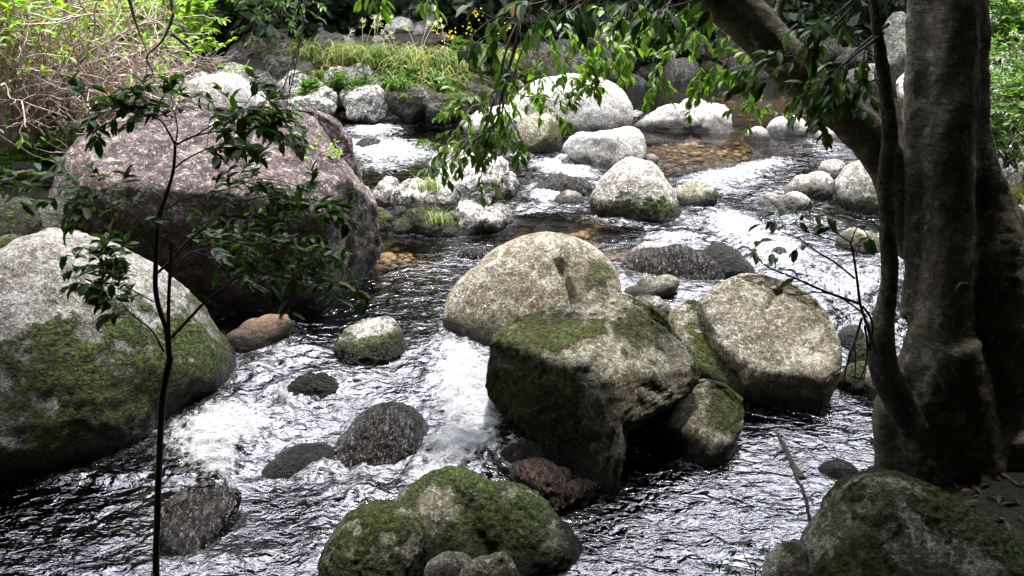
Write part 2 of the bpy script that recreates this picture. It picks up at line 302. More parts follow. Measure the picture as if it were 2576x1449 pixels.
# ------------------------------------------------------------------ boulders
import bmesh
_ICO = {}
def ico(k):
    if k not in _ICO:
        b = bmesh.new(); bmesh.ops.create_icosphere(b, subdivisions=k, radius=1)
        _ICO[k] = (np.array([v.co[:] for v in b.verts]), np.array([[v.index for v in f.verts] for f in b.faces])); b.free()
    return _ICO[k]
def vnormals(v, f3):
    fn = np.cross(v[f3[:, 1]] - v[f3[:, 0]], v[f3[:, 2]] - v[f3[:, 0]]); n = np.zeros_like(v)
    for k in range(3): np.add.at(n, f3[:, k], fn)
    return norm(n)
def smin(a, b, k):
    h = np.clip(.5 + .5 * (b - a) / k, 0, 1); return b * (1 - h) + a * h - k * h * (1 - h)
SEED = [100]
ROCKS = {}
def rock(key, name, label, outline, mat, wl=None, D=None, T=.62, p=2.3, facets=(), cracks=(), rough=(.03, .012), ext=.22, k=5, sharp=.0, moss=0., group=None, center=None, ridged=False, cat='boulder', dry=False, mossat=(), fk=.07, cut=0, dz=0., wetall=False, lichat=()):
    """a boulder from its outline (pixels of the photograph at 2576 wide), given a real distance, size and thickness; outline lies in the plane
    through its middle that faces the viewpoint, the body swells to both sides of it, facets (three points with a depth) plane it down"""
    SEED[0] += 1; sd_ = SEED[0]
    O = np.array(outline, float); x0, y0 = O.min(0); x1, y1 = O.max(0); h = y1 - y0; w = x1 - x0
    wy = wl[1] if wl else y1
    low = sstep(wy - .28 * h, wy + .02 * h, O[:, 1]); O[:, 1] += low * ext * h
    c = np.array(center, float) if center else np.array([(x0 + x1) / 2, (O[:, 1].min() + O[:, 1].max()) / 2])
    ang = np.arctan2(O[:, 1] - c[1], O[:, 0] - c[0]); rad = np.hypot(O[:, 1] - c[1], O[:, 0] - c[0])
    o = np.argsort(ang); ang, rad = ang[o], rad[o]
    ang3 = np.concatenate([ang - 2 * np.pi, ang, ang + 2 * np.pi]); rad3 = np.tile(rad, 3)
    tt = np.linspace(-np.pi, np.pi, 721); rr = np.interp(tt, ang3, rad3)
    kk = np.hanning(2 * int(9 * (1 - sharp)) + 3); kk /= kk.sum(); m = len(kk) // 2
    rr = np.convolve(np.concatenate([rr[-m - 1:-1], rr, rr[1:m + 1]]), kk, 'valid')
    U, F3 = ico(k); th = np.arctan2(-U[:, 1], U[:, 0]); rho = np.hypot(U[:, 0], U[:, 1])
    rho_n = np.minimum(rho, 1); fz = np.sign(U[:, 2]) * np.maximum(1 - rho_n ** p, 0) ** (1 / p)
    # squarer bodies keep their rim: push the rings outwards
    ro = np.abs(U[:, 2]); rr_ = (1 - ro ** p) ** (1 / p) if p > 2.05 else rho_n
    lam = .5; rho2 = rho_n * (1 - lam) + rr_ * lam; fz = np.sign(U[:, 2]) * np.maximum(1 - rho2 ** p, 0) ** (1 / p)
    Rth = np.interp(th, tt, rr)
    qx = c[0] + rho2 * Rth * np.cos(th); qy = c[1] + rho2 * Rth * np.sin(th)
    off = fz.copy(); front = off > 0
    for fpt in facets:
        A = np.array([[a, b_, 1] for a, b_, _ in fpt], float); co = np.linalg.solve(A, np.array([z for *_, z in fpt]))
        pl = co[0] * qx + co[1] * qy + co[2]
        off = np.where(front, smin(off, np.maximum(pl, .02), fk), off)
    for pts, dep, wid in cracks:
        q = smooth_path(pts, 24); dd = np.min(np.hypot(qx[:, None] - q[None, :, 0], qy[:, None] - q[None, :, 1]), 1)
        off = np.where(front, off - dep * np.exp(-(dd / wid) ** 2), off)
    cutv = np.ones(len(U))
    if cut:
        rg = np.random.default_rng(sd_); nn = norm(rg.normal(size=(cut, 3))); dd_ = rg.uniform(.62, .93, cut)
        for a_, b_ in zip(nn, dd_): cutv = smin(cutv, np.where(U @ a_ > .05, b_ / np.maximum(U @ a_, .05), 9.), .05)
    pix = 2 * TX / PW; half = .5 * min(w, h * (1 + ext))
    def foff(px, py):
        i = np.argsort(np.where(front, (qx - px) ** 2 + (qy - py) ** 2, 1e12))[:6]; return off[i].mean()
    if D is None:
        dw = hit_water(*wl); e = foff(wl[0], min(wl[1], O[:, 1].max() - 2))
        D = dw
        for _ in range(3): D = dw + e * T * half * pix * D * .97
    Tm = T * half * pix * D
    rc = ray(*c); wdir = -rc / np.linalg.norm(rc); Pc = C0 + rc * D
    rq = ray(qx, qy); tq = ((Pc - C0) @ wdir) / (rq @ wdir)
    V = C0 + rq * tq[:, None] + wdir * (off * Tm)[:, None]
    size = half * pix * D
    V = Pc + (V - Pc) * cutv[:, None] * (1.06 if cut else 1) + np.array([0, 0, dz])
    N = vnormals(V, F3); Q = (V - Pc) / size + sd_ * 3.7
    d = rough[0] * fbm(Q * 1.9, 3, sd_) + rough[1] * fbm(Q * 6.5, 4, sd_ + 5, .55, ridged) + rough[1] * .45 * fbm(Q * 19, 3, sd_ + 9, .6)
    V = V + N * (d * size)[:, None]
    mg = np.zeros(len(V))
    if mat in (MOSSY, GREYM, TANM, DARKM, WHITEM):                 # cushions of moss stand proud of the stone
        loc_ = np.full(len(V), moss + {MOSSY: .17, GREYM: .13, DARKM: .06}.get(mat, -.06))
        for cx, cy_, rx, ry, st in mossat: loc_ = loc_ + st * np.exp(-(((qx - cx) / rx) ** 2 + ((qy - cy_) / ry) ** 2)) * front
        mg = sstep(.02, .14, .55 * fbm(V * 3.1, 5, 61, .62) + loc_); V = V + N * (mg * .016 * (.7 + 1.1 * fbm(V * 26, 3, 71, .6)))[:, None]
    zl = zw(V[:, 0], V[:, 1])
    wn = fbm(V * 5, 4, 3, .6) * .09
    wet = np.zeros(len(V)) if dry else sstep(.26, .08, V[:, 2] - zl + wn)
    if wetall: wet = np.ones(len(V))
    mb_ = np.full(len(V), moss) + np.where(mg > 0, (mg - .5) * .28, -.10 if mat in (MOSSY, GREYM, TANM) else 0)
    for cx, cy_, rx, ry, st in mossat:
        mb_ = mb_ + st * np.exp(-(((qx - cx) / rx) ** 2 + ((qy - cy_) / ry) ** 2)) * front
    lb_ = np.zeros(len(V))
    for cx, cy_, rx, ry, st in lichat: lb_ = lb_ + st * np.exp(-(((qx - cx) / rx) ** 2 + ((qy - cy_) / ry) ** 2)) * front
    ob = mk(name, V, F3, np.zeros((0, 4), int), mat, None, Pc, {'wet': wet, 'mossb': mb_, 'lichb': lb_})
    tag(ob, label, cat, group); ROCKS[key] = (ob, V, N, D); return ob
def ell(cx, cy_, rx, ry, seed, n=14, jit=.14):
    r_ = random.Random(seed); return [(cx + rx * math.cos(a) * (1 + r_.uniform(-jit, jit)), cy_ + ry * math.sin(a) * (1 + r_.uniform(-jit, jit))) for a in [i / n * 2 * math.pi for i in range(n)]]
rock('B1', 'boulder', 'huge rounded boulder at the left edge, grey crown and olive moss below', [(-330, 1000), (-300, 800), (-200, 690), (-100, 650), (0, 632), (40, 606), (100, 586), (170, 584), (240, 605), (330, 640), (420, 692), (480, 745), (530, 810), (565, 860), (590, 905), (598, 940), (588, 968), (530, 1010), (470, 1062), (380, 1140), (200, 1165), (0, 1190), (-200, 1200), (-300, 1120)],
     GREYM, wl=(150, 1172), T=.80, p=2.4, k=6, rough=(.025, .010), ext=.1, center=(150, 890), moss=.0,
     mossat=[(330, 880, 260, 170, .10), (150, 660, 330, 130, -.52), (-60, 760, 150, 120, -.3), (480, 960, 120, 60, .02), (520, 760, 90, 60, -.08)])
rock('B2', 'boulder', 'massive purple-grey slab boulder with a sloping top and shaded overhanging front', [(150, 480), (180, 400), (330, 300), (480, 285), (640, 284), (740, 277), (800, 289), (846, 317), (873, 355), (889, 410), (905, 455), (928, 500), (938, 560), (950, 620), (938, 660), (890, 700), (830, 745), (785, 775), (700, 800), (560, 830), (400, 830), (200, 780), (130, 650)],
     PURP, wl=(700, 798), T=.95, p=3.0, k=6, rough=(.030, .024), ext=.06, center=(540, 560), ridged=True, sharp=.5,
     facets=[((250, 465, .88), (820, 500, .98), (600, 283, .02)), ((200, 500, .84), (765, 520, 1.0), (600, 800, .42)), ((780, 500, 1.0), (785, 760, .60), (946, 600, .0)), ((770, 290, .04), (835, 470, .92), (893, 450, .0))], fk=.028, lichat=[(880, 640, 80, 130, .13), (830, 560, 40, 100, .06), (500, 640, 300, 120, -.05)],
     cracks=[([(640, 640), (760, 690), (800, 760)], .05, 14), ([(850, 500), (842, 580), (860, 650), (850, 720)], .08, 13), ([(700, 300), (800, 380), (850, 470)], .03, 12), ([(430, 400), (560, 370), (700, 385)], .03, 12), ([(540, 460), (660, 430), (780, 445)], .05, 12), ([(200, 620), (400, 590), (640, 610), (760, 590)], .07, 16), ([(300, 520), (480, 560), (700, 570)], -.06, 26)],
     mossat=[(460, 650, 330, 130, .36), (750, 570, 40, 80, .35), (500, 400, 300, 90, -.2), (880, 560, 50, 160, -.1), (870, 690, 60, 40, .3)])  # front face moss laid on thicker, its colour deepening the shade there
rock('B16', 'boulder', 'grey-tan dome boulder with a vertical cleft, mid-stream behind the split-faced boulder', [(1115, 800), (1120, 770), (1150, 715), (1200, 665), (1260, 620), (1330, 592), (1390, 585), (1440, 592), (1490, 618), (1530, 655), (1552, 690), (1562, 735), (1560, 800), (1500, 860), (1400, 900), (1240, 897), (1200, 880), (1150, 840)],
     TAN, wl=(1190, 868), T=.8, k=6, ext=.15, rough=(.025, .010), cracks=[([(1404, 672), (1412, 700), (1428, 745), (1434, 800)], .14, 10), ([(1400, 700), (1420, 760)], .12, 45)],
     mossat=[(1500, 690, 70, 60, .32), (1190, 830, 90, 40, .12), (1400, 640, 40, 30, .1)])
rock('B17', 'boulder', 'large split-faced boulder in the middle of the stream, dark flat left face and pale ridge', [(1232, 960), (1245, 900), (1262, 850), (1290, 815), (1350, 795), (1440, 775), (1510, 755), (1550, 741), (1600, 752), (1650, 785), (1690, 830), (1730, 890), (1752, 940), (1735, 975), (1690, 1000), (1620, 1040), (1570, 1075), (1560, 1140), (1545, 1180), (1500, 1200), (1450, 1180), (1390, 1140), (1320, 1070), (1260, 1020), (1238, 990)],
     TANM, wl=(1490, 1192), T=1.0, p=3.2, k=6, ext=.1, sharp=.85, fk=.02, center=(1480, 950), rough=(.025, .014), ridged=True,
     facets=[((1265, 862, .50), (1450, 925, .98), (1550, 745, .02)), ((1250, 880, .42), (1450, 930, 1.0), (1500, 1190, .52)), ((1465, 920, 1.0), (1558, 748, .08), (1748, 940, .18)), ((1500, 960, 1.0), (1570, 1090, .72), (1740, 970, .16))],
     cracks=[([(1370, 880), (1450, 930), (1550, 945), (1650, 985)], .05, 9), ([(1545, 750), (1490, 850), (1470, 920)], -.04, 14)],
     mossat=[(1380, 840, 140, 50, .18), (1640, 850, 90, 60, .12), (1330, 1010, 120, 130, .42), (1400, 1120, 90, 70, .3), (1480, 900, 120, 25, -.3), (1600, 960, 100, 50, -.22), (1540, 1080, 40, 90, -.1)])  # moss on the left face thickened so its dark colour stands in for shade
rock('B19', 'boulder', 'big tan boulder with a broad tilted flat face and a short groove', [(1760, 760), (1790, 735), (1830, 705), (1900, 693), (1960, 702), (2020, 735), (2070, 785), (2105, 845), (2112, 900), (2095, 960), (2060, 1000), (2000, 1020), (1930, 1000), (1850, 940), (1780, 830)],
     TAN, wl=(1995, 1014), T=.85, p=2.6, k=6, ext=.14, rough=(.03, .016), ridged=True, facets=[((1850, 715, .10), (2075, 830, .22), (1975, 960, .98)), ((1930, 930, .95), (2060, 940, .8), (1990, 1020, .5))],
     cracks=[([(1960, 735), (1930, 782)], .10, 8), ([(2030, 900), (2080, 850)], .05, 10)], mossat=[(1860, 720, 60, 30, .2), (2090, 850, 30, 60, .2), (1950, 830, 110, 90, -.06)])
rock('B18', 'boulder', 'mossy boulder with a straight sharp top edge, leaning against the big tan one', [(1680, 790), (1700, 770), (1735, 757), (1790, 768), (1840, 800), (1890, 850), (1935, 905), (1957, 945), (1955, 985), (1900, 1010), (1840, 1000), (1760, 960), (1710, 890), (1682, 830)],
     TANM, wl=(1850, 1004), T=.85, p=2.6, k=5, ext=.15, rough=(.03, .014), facets=[((1700, 790, .45), (1820, 960, 1.0), (1940, 930, .50))], moss=.10, mossat=[(1850, 900, 130, 60, .12), (1880, 850, 40, 40, -.2)])
rock('B20', 'boulder', 'angular small boulder with pale top and dark mossy front, below the split-faced one', [(1605, 1085), (1615, 1060), (1665, 1030), (1720, 975), (1770, 957), (1830, 975), (1862, 1010), (1868, 1060), (1850, 1100), (1790, 1165), (1750, 1160), (1690, 1150), (1630, 1125)],
     TANM, wl=(1745, 1158), T=.95, p=3., k=5, ext=.14, sharp=.7, fk=.03, rough=(.03, .018), ridged=True, facets=[((1620, 1062, .36), (1745, 1078, 1.0), (1775, 960, .02)), ((1615, 1090, .5), (1745, 1078, 1.), (1760, 1155, .78)), ((1750, 1075, 1), (1785, 962, .06), (1866, 1060, .2))],
     mossat=[(1825, 1030, 45, 60, .4), (1650, 1040, 30, 20, .4), (1740, 1020, 50, 30, -.2), (1690, 1120, 60, 30, .3)])
rock('B5', 'boulder', 'small rounded rock, white lichen on top and bright moss on its right side', [(840, 878), (860, 845), (900, 812), (950, 800), (985, 802), (1003, 830), (1015, 865), (1017, 900), (1000, 915), (930, 925), (870, 915), (848, 900)],
     WHITEM, wl=(930, 922), T=.9, p=2.8, ext=.2, rough=(.03, .02), facets=[((860, 850, .5), (960, 860, 1.0), (950, 803, .1))], moss=.12, mossat=[(975, 880, 50, 40, .5), (890, 890, 60, 30, .2), (950, 830, 40, 20, -.3)])
rock('B6', 'boulder', 'low black rock with a mossy top, alone in the current', [(720, 998), (735, 965), (765, 945), (800, 943), (835, 955), (855, 980), (850, 1000), (800, 1012), (740, 1010)], DARKM, wl=(790, 1010), T=.9, ext=.25, rough=(.05, .03), ridged=True)
rock('B7', 'boulder', 'rounded rock with a thin sheet of water streaming over it', [(800, 1185), (830, 1115), (880, 1050), (930, 998), (980, 981), (1030, 992), (1070, 1035), (1095, 1090), (1105, 1150), (1060, 1190), (950, 1200)], SHEET, wl=(960, 1185), T=.6, ext=.2, k=6, rough=(.035, .02), moss=-.5, dz=-.10)
rock('M0', 'boulder', 'broad flat brown rock awash between the pinkish stone and the black hollow', [(1560, 640), (1590, 600), (1660, 588), (1750, 592), (1800, 615), (1830, 660), (1790, 700), (1690, 705), (1600, 690)], SHEET, wl=(1690, 704), T=.36, ext=.2, rough=(.03, .02), moss=-.5, dz=-.17)
rock('M1', 'boulder', 'low brown ledge under the sliding rapid left of the cone-topped boulder', [(1325, 470), (1370, 440), (1440, 428), (1490, 445), (1500, 475), (1440, 500), (1360, 500)], SHEET, wl=(1420, 499), T=.45, ext=.2, rough=(.04, .03), moss=-.5, dz=-.10)
rock('M2', 'boulder', 'dark rounded stone washed over in the white rapid by the purple slab', [(885, 372), (900, 352), (935, 345), (965, 355), (975, 375), (930, 382)], SHEET, wl=(930, 381), T=.8, ext=.25, k=4, rough=(.03, .02), moss=-.5, dz=-.03)
rock('M3', 'boulder', 'wet brown slab just breaking the surface before the dark clear pool', [(1150, 625), (1190, 612), (1240, 618), (1262, 640), (1220, 655), (1165, 650)], SHEET, wl=(1205, 654), T=.6, ext=.25, k=4, rough=(.04, .03), moss=-.5, dz=-.06)
rock('S1', 'boulder', 'broad sunlit white slab behind the purple slab, under bare twigs', [(170, 310), (260, 255), (360, 225), (480, 205), (600, 198), (640, 225), (665, 270), (690, 300), (500, 320), (300, 330)], WHITE, D=10.9, T=.8, p=2.6, ext=.2, k=5, rough=(.06, .03), ridged=True, sharp=.5, dry=True, cut=9)
rock('B8', 'boulder', 'wet black arched rock at the foot of the white water', [(643, 1205), (690, 1155), (730, 1128), (780, 1115), (830, 1120), (860, 1150), (870, 1180), (820, 1195), (760, 1190), (700, 1205)], DARK, wl=(760, 1196), T=.9, ext=.25, rough=(.03, .02), moss=-.2, wetall=True)
rock('B9', 'boulder', 'half-sunk grey slab washed by the current behind the thin sapling', [(405, 1235), (440, 1195), (490, 1175), (560, 1178), (597, 1192), (585, 1240), (550, 1298), (522, 1350), (482, 1392), (440, 1396), (406, 1372), (395, 1310)],
     SHEET, wl=(470, 1393), T=.75, p=2.6, ext=.06, rough=(.05, .035), facets=[((410, 1240, .3), (590, 1200, .2), (480, 1345, .95)), ((560, 1200, .5), (480, 1345, .98), (590, 1260, 0.))], cracks=[([(420, 1250), (480, 1290), (500, 1340)], .06, 14)], moss=.15, dz=-.15, ridged=True)
rock('B10', 'boulder', 'egg-shaped boulder covered in olive moss at the bottom edge', [(805, 1430), (820, 1380), (850, 1330), (890, 1290), (940, 1268), (990, 1263), (1040, 1280), (1068, 1310), (1076, 1350), (1070, 1400), (1060, 1460), (1000, 1520), (900, 1525), (820, 1490)], MOSSY, wl=(930, 1510), T=.95, ext=.1, rough=(.02, .010), k=6, mossat=[(960, 1280, 50, 20, -.15), (850, 1400, 40, 40, -.1)])
rock('B11', 'boulder', 'large mossy ridged boulder with a green gully at the bottom edge', [(1000, 1260), (1040, 1222), (1090, 1192), (1135, 1178), (1180, 1190), (1240, 1215), (1310, 1225), (1345, 1245), (1390, 1290), (1440, 1340), (1470, 1385), (1455, 1415), (1390, 1450), (1340, 1490), (1200, 1530), (1060, 1500), (1005, 1380)],
     MOSSY, wl=(1430, 1412), T=.85, p=2.4, k=6, ext=.06, center=(1220, 1350), rough=(.02, .010), cracks=[([(1130, 1215), (1180, 1290), (1215, 1370), (1260, 1460)], .22, 30), ([(1235, 1270), (1262, 1330), (1262, 1370)], .10, 14), ([(1270, 1270), (1330, 1310), (1350, 1330)], .06, 10)],
     mossat=[(1220, 1380, 50, 90, .4), (1120, 1290, 60, 40, -.18), (1080, 1250, 40, 30, -.1), (1150, 1200, 90, 30, .1), (1320, 1270, 60, 30, .1)])
rock('B12', 'boulder', 'small smooth pale stone wedged between the two mossy boulders', [(1070, 1425), (1095, 1400), (1140, 1388), (1180, 1398), (1197, 1420), (1195, 1490), (1080, 1490)], TAN, D=3.6, T=.9, ext=.05, k=5, rough=(.02, .012), dry=True, moss=-.1)
rock('B13', 'boulder', 'small peaked lichen-spotted stone in front of the ridged boulder', [(1150, 1460), (1185, 1414), (1230, 1398), (1270, 1388), (1290, 1410), (1293, 1500), (1160, 1500)], TANM, D=3.55, T=.8, ext=.05, k=5, rough=(.04, .02), dry=True, moss=-.2, sharp=.6)
rock('B14', 'boulder', 'flat wet brown rock jutting from under the split-faced boulder', [(1243, 1160), (1265, 1132), (1310, 1118), (1370, 1123), (1392, 1145), (1388, 1168), (1310, 1174)], BROWN, wl=(1310, 1170), T=.9, ext=.3, rough=(.04, .03), ridged=True)
rock('B15', 'boulder', 'crumpled dark brown wet rock below the flat brown one', [(1288, 1185), (1340, 1165), (1400, 1180), (1440, 1210), (1495, 1222), (1492, 1252), (1440, 1268), (1410, 1287), (1370, 1252), (1320, 1218)], BROWN, wl=(1410, 1280), T=.9, ext=.2, rough=(.10, .085), ridged=True, sharp=.6)
rock('B4', 'boulder', 'flat reddish rock under the overhang of the purple slab', [(568, 845), (600, 825), (650, 800), (700, 792), (735, 793), (745, 805), (735, 830), (700, 860), (640, 885), (590, 880)], RED, wl=(640, 882), T=.7, ext=.2, rough=(.02, .01), mossat=[(720, 810, 40, 25, .4)])
rock('B21', 'boulder', 'small white rock peeping out behind the split-faced boulder', [(1590, 760), (1640, 748), (1675, 765), (1693, 785), (1685, 805), (1610, 810)], WHITEM, wl=(1660, 806), T=.9, ext=.2, rough=(.06, .03))
rock('B22', 'boulder', 'long smooth finger-shaped stone lying in the current', [(1560, 737), (1600, 717), (1650, 698), (1690, 692), (1710, 705), (1705, 725), (1670, 745), (1620, 757), (1570, 752)], TAN, wl=(1620, 755), T=.95, ext=.15, rough=(.015, .008))
rock('B23', 'boulder', 'smooth pinkish stone awash just above the surface', [(1575, 645), (1600, 618), (1650, 611), (1690, 628), (1705, 655), (1665, 682), (1610, 675)], PINK, wl=(1650, 674), T=.75, ext=.2, rough=(.015, .006))
rock('B24', 'boulder', 'wet rock with a black hollow, water sliding over it', [(1762, 640), (1790, 612), (1830, 620), (1870, 650), (1902, 692), (1860, 702), (1800, 702), (1772, 685)], DARK, wl=(1830, 701), T=.85, ext=.22, rough=(.03, .02), moss=-.3, wetall=True)
rock('B25', 'boulder', 'cone-topped grey boulder with a black wet foot in mid-stream', [(1485, 505), (1500, 470), (1530, 430), (1570, 402), (1605, 396), (1640, 410), (1675, 450), (1700, 500), (1712, 550), (1708, 578), (1650, 567), (1560, 548), (1500, 528)], WHITEM, wl=(1640, 564), T=.85, k=6, ext=.14, rough=(.025, .010), sharp=.3, mossat=[(1580, 525, 110, 30, .42), (1600, 420, 90, 50, -.3), (1690, 540, 40, 30, .4)])
rock('B26', 'boulder', 'small low grey rock with a mossy right end beside the cone-topped boulder', [(1685, 490), (1710, 468), (1750, 460), (1790, 468), (1806, 490), (1790, 517), (1740, 530), (1700, 522)], TANM, wl=(1740, 528), T=.9, ext=.2, rough=(.03, .015), mossat=[(1790, 500, 30, 25, .3)], moss=-.1)
rock('B27', 'boulder', 'flat-topped white rock with a brown undercut beside the rapid', [(1422, 375), (1440, 350), (1490, 332), (1550, 325), (1600, 330), (1622, 362), (1632, 398), (1570, 420), (1510, 438), (1480, 412), (1440, 394)], WHITE, wl=(1510, 434), T=.85, p=2.7, ext=.14, rough=(.04, .025), ridged=True, sharp=.4, cut=7)
rock('B27b', 'boulder', 'tiny white rock tip beside the flat-topped white rock', ell(1635, 402, 24, 14, 4), WHITE, wl=(1635, 413), T=.8, ext=.3, k=4)
rock('B28', 'boulder', 'upright egg-shaped boulder with a green side before the great white one', [(1288, 370), (1300, 325), (1325, 295), (1355, 283), (1390, 292), (1408, 325), (1412, 360), (1398, 385), (1360, 395), (1310, 390)], TANM, wl=(1355, 393), T=.95, ext=.16, rough=(.02, .012), mossat=[(1395, 350, 25, 60, .4), (1350, 320, 60, 40, -.2), (1350, 380, 60, 20, .3)])
rock('B29', 'boulder', 'great round white boulder, the largest at the head of the reach', [(1278, 270), (1300, 235), (1340, 207), (1400, 193), (1470, 190), (1530, 203), (1570, 230), (1590, 265), (1592, 300), (1575, 325), (1500, 342), (1420, 350), (1330, 337), (1290, 305)], WHITE, wl=(1440, 347), T=.85, k=6, ext=.14, rough=(.02, .010))
rock('B30', 'boulder', 'pale low boulder half hidden behind the hanging leaves', [(1165, 318), (1190, 287), (1240, 270), (1290, 268), (1325, 290), (1320, 345), (1240, 357), (1175, 346)], WHITE, wl=(1240, 355), T=.8, ext=.14, rough=(.03, .012), moss=.05)
rock('B31', 'boulder', 'long low craggy white rock in the dark upper pool', [(1600, 318), (1650, 287), (1710, 266), (1780, 262), (1850, 258), (1868, 285), (1864, 320), (1845, 341), (1800, 336), (1740, 326), (1650, 326)], WHITE, wl=(1760, 331), T=.85, p=2.6, ext=.16, rough=(.07, .05), ridged=True, sharp=.5, cut=12)
rock('B32', 'boulder', 'small rounded pale rock beside the long low craggy one', [(1870, 342), (1890, 323), (1920, 321), (1937, 342), (1930, 360), (1885, 357)], WHITE, wl=(1905, 357), T=.9, ext=.2, k=4)
rock('B33', 'boulder', 'smooth yellowish dome rock near the arching limb', [(1926, 348), (1935, 310), (1965, 293), (1995, 289), (2025, 305), (2034, 337), (1990, 350)], WHITE, wl=(1980, 349), T=.9, ext=.18, rough=(.015, .008), k=5)
rock('B33b', 'boulder', 'pale slab awash under the arching limb', [(2045, 345), (2085, 317), (2140, 335), (2190, 365), (2200, 385), (2120, 372)], WHITE, wl=(2110, 370), T=.8, ext=.2)
rock('B34', 'boulder', 'speckled pinkish-grey boulder beside the slender stem', [(2100, 480), (2110, 440), (2135, 412), (2175, 402), (2220, 410), (2258, 440), (2265, 500), (2240, 548), (2180, 548), (2130, 523)], WHITEM, wl=(2180, 545), T=.9, ext=.16, rough=(.02, .010), mossat=[(2170, 520, 60, 25, .3), (2160, 450, 60, 40, -.25)])
rock('B35', 'boulder', 'low yellowish rock beside the speckled boulder', [(1955, 492), (1985, 462), (2030, 440), (2080, 435), (2097, 460), (2092, 495), (2040, 505), (1980, 505)], WHITEM, wl=(2030, 502), T=.85, ext=.18, rough=(.03, .012), sharp=.4, mossat=[(2060, 490, 40, 20, .3)], moss=-.05)
rock('B36', 'boulder', 'small craggy grey rock in front of the low yellowish one', [(1910, 512), (1925, 492), (1970, 502), (2010, 488), (2042, 515), (2000, 530), (1920, 540)], WHITE, wl=(1970, 532), T=.9, ext=.2, rough=(.08, .05), ridged=True, sharp=.7, cut=8)
rock('B37', 'boulder', 'low green-grey rock breaking the right rapid', [(2103, 605), (2125, 580), (2170, 580), (2212, 600), (2215, 645), (2160, 645), (2110, 625)], TANM, wl=(2160, 642), T=.9, ext=.2, rough=(.05, .03))
rock('B38', 'boulder', 'fist-sized wet red-brown stone in the white water', [(1908, 652), (1940, 630), (1975, 625), (1982, 645), (1950, 660)], BROWN, wl=(1945, 657), T=.9, ext=.25, k=4, rough=(.06, .03))
rock('B40', 'boulder', 'small wet domed stone left of the cone-topped boulder', [(1391, 508), (1410, 486), (1440, 480), (1465, 492), (1465, 520), (1410, 524)], TAN, wl=(1430, 521), T=.9, ext=.2, k=4)
rock('B41', 'boulder', 'dark mossy rock tucked against the right end of the purple slab', [(932, 562), (945, 520), (965, 527), (992, 565), (985, 587), (940, 587)], DARKM, wl=(962, 586), T=.9, ext=.2, k=4)
# the craggy white outcrop left of the middle rapid: every block on its own
gk = 'blocks of the craggy white outcrop'
for i, (lb, ol, wl_, D_, m_, ms) in enumerate([
        ('white crag block at the left end of the outcrop', [(925, 500), (945, 468), (985, 450), (1008, 470), (995, 512), (940, 522)], (960, 520), None, CRAG, 0),
        ('upright furrowed crag block left of the larger grass tuft', [(985, 525), (1000, 482), (1040, 455), (1072, 462), (1078, 505), (1030, 545), (990, 542)], (1015, 560), None, CRAG, 0),
        ('broad white crown of the outcrop under the hanging twigs', [(1055, 505), (1090, 440), (1150, 412), (1210, 396), (1270, 398), (1303, 430), (1290, 472), (1240, 512), (1180, 532), (1100, 532)], (1200, 560), None, CRAG, -.1),
        ('lowest white crag block, dark hollow beneath it', [(1128, 562), (1150, 520), (1200, 513), (1250, 530), (1268, 552), (1232, 577), (1190, 592), (1140, 587)], (1190, 592), None, CRAG, 0),
        ('mossy grey block low in the middle of the outcrop', [(1008, 562), (1050, 528), (1112, 538), (1145, 570), (1120, 592), (1060, 587)], (1070, 590), None, CRAG, .35),
        ('small crag block with grass behind the crown of the outcrop', [(1080, 425), (1110, 387), (1160, 376), (1195, 400), (1150, 430)], (1120, 450), None, CRAG, .05),
        ('white crag block with a round black hole at the right end', [(1240, 452), (1290, 438), (1308, 460), (1285, 492), (1250, 502)], (1270, 505), None, CRAG, 0),
        ('dark mossy foot stone at the front of the outcrop', [(1058, 585), (1110, 548), (1160, 560), (1185, 588), (1120, 600)], (1120, 598), None, DARKM, 0),
        ('rounded right-hand crag block above the brown shallows', [(1225, 560), (1240, 520), (1262, 515), (1285, 535), (1280, 560), (1250, 572)], (1250, 571), None, CRAG, .1),
        ('little grey stone between crag blocks and purple slab', [(985, 575), (1010, 545), (1040, 550), (1050, 580), (1010, 592)], (1015, 590), None, DARKM, .1)]):
    rock('C%d' % i, 'boulder', lb, ol, m_, wl=wl_, D=D_, T=1.1, p=2.5, ext=.28, rough=(.09, .07), ridged=True, sharp=.4, moss=ms, group=gk, cut=11, k=5)
for i, (cx, cy_, rx) in enumerate([(1322, 462, 14), (1340, 470, 12), (1312, 480, 13), (1352, 458, 10), (1330, 488, 12)]):
    rock('W%d' % i, 'stone', 'little wet black stone in the trickle right of the white outcrop', ell(cx, cy_, rx, rx * .7, i), DARK, wl=(cx, cy_ + rx * .6), T=1, ext=.3, k=3, group='little wet stones by the outcrop', cat='stone', moss=-.4)
rock('B42', 'boulder', 'great dark mossy boulder with pale lichen in the near right corner', [(1995, 1420), (2020, 1340), (2060, 1290), (2110, 1215), (2160, 1193), (2230, 1190), (2310, 1215), (2370, 1245), (2440, 1285), (2510, 1330), (2570, 1380), (2650, 1450), (2680, 1560), (2400, 1640), (2100, 1600), (2000, 1510)], MOSSY, D=4.0, T=.75, k=6, ext=0., center=(2330, 1420), rough=(.02, .008), dry=True, moss=-.02, mossat=[(2050, 1360, 60, 130, -.25), (2420, 1330, 60, 40, -.2)])
rock('B43', 'boulder', 'small sandy stone below the dark corner boulder', [(1920, 1425), (1940, 1387), (1990, 1362), (2020, 1370), (2035, 1420), (2032, 1490), (1930, 1490)], TAN, D=3.75, T=.9, ext=.05, rough=(.03, .015), dry=True, mossat=[(1990, 1380, 40, 25, .4)])
rock('B44', 'boulder', 'flat dull grey rock at the water edge below the tree', [(2052, 1188), (2090, 1158), (2130, 1160), (2160, 1188), (2150, 1210), (2080, 1206)], DARKM, wl=(2100, 1206), T=.9, ext=.25, k=4, rough=(.03, .01), moss=-.15)
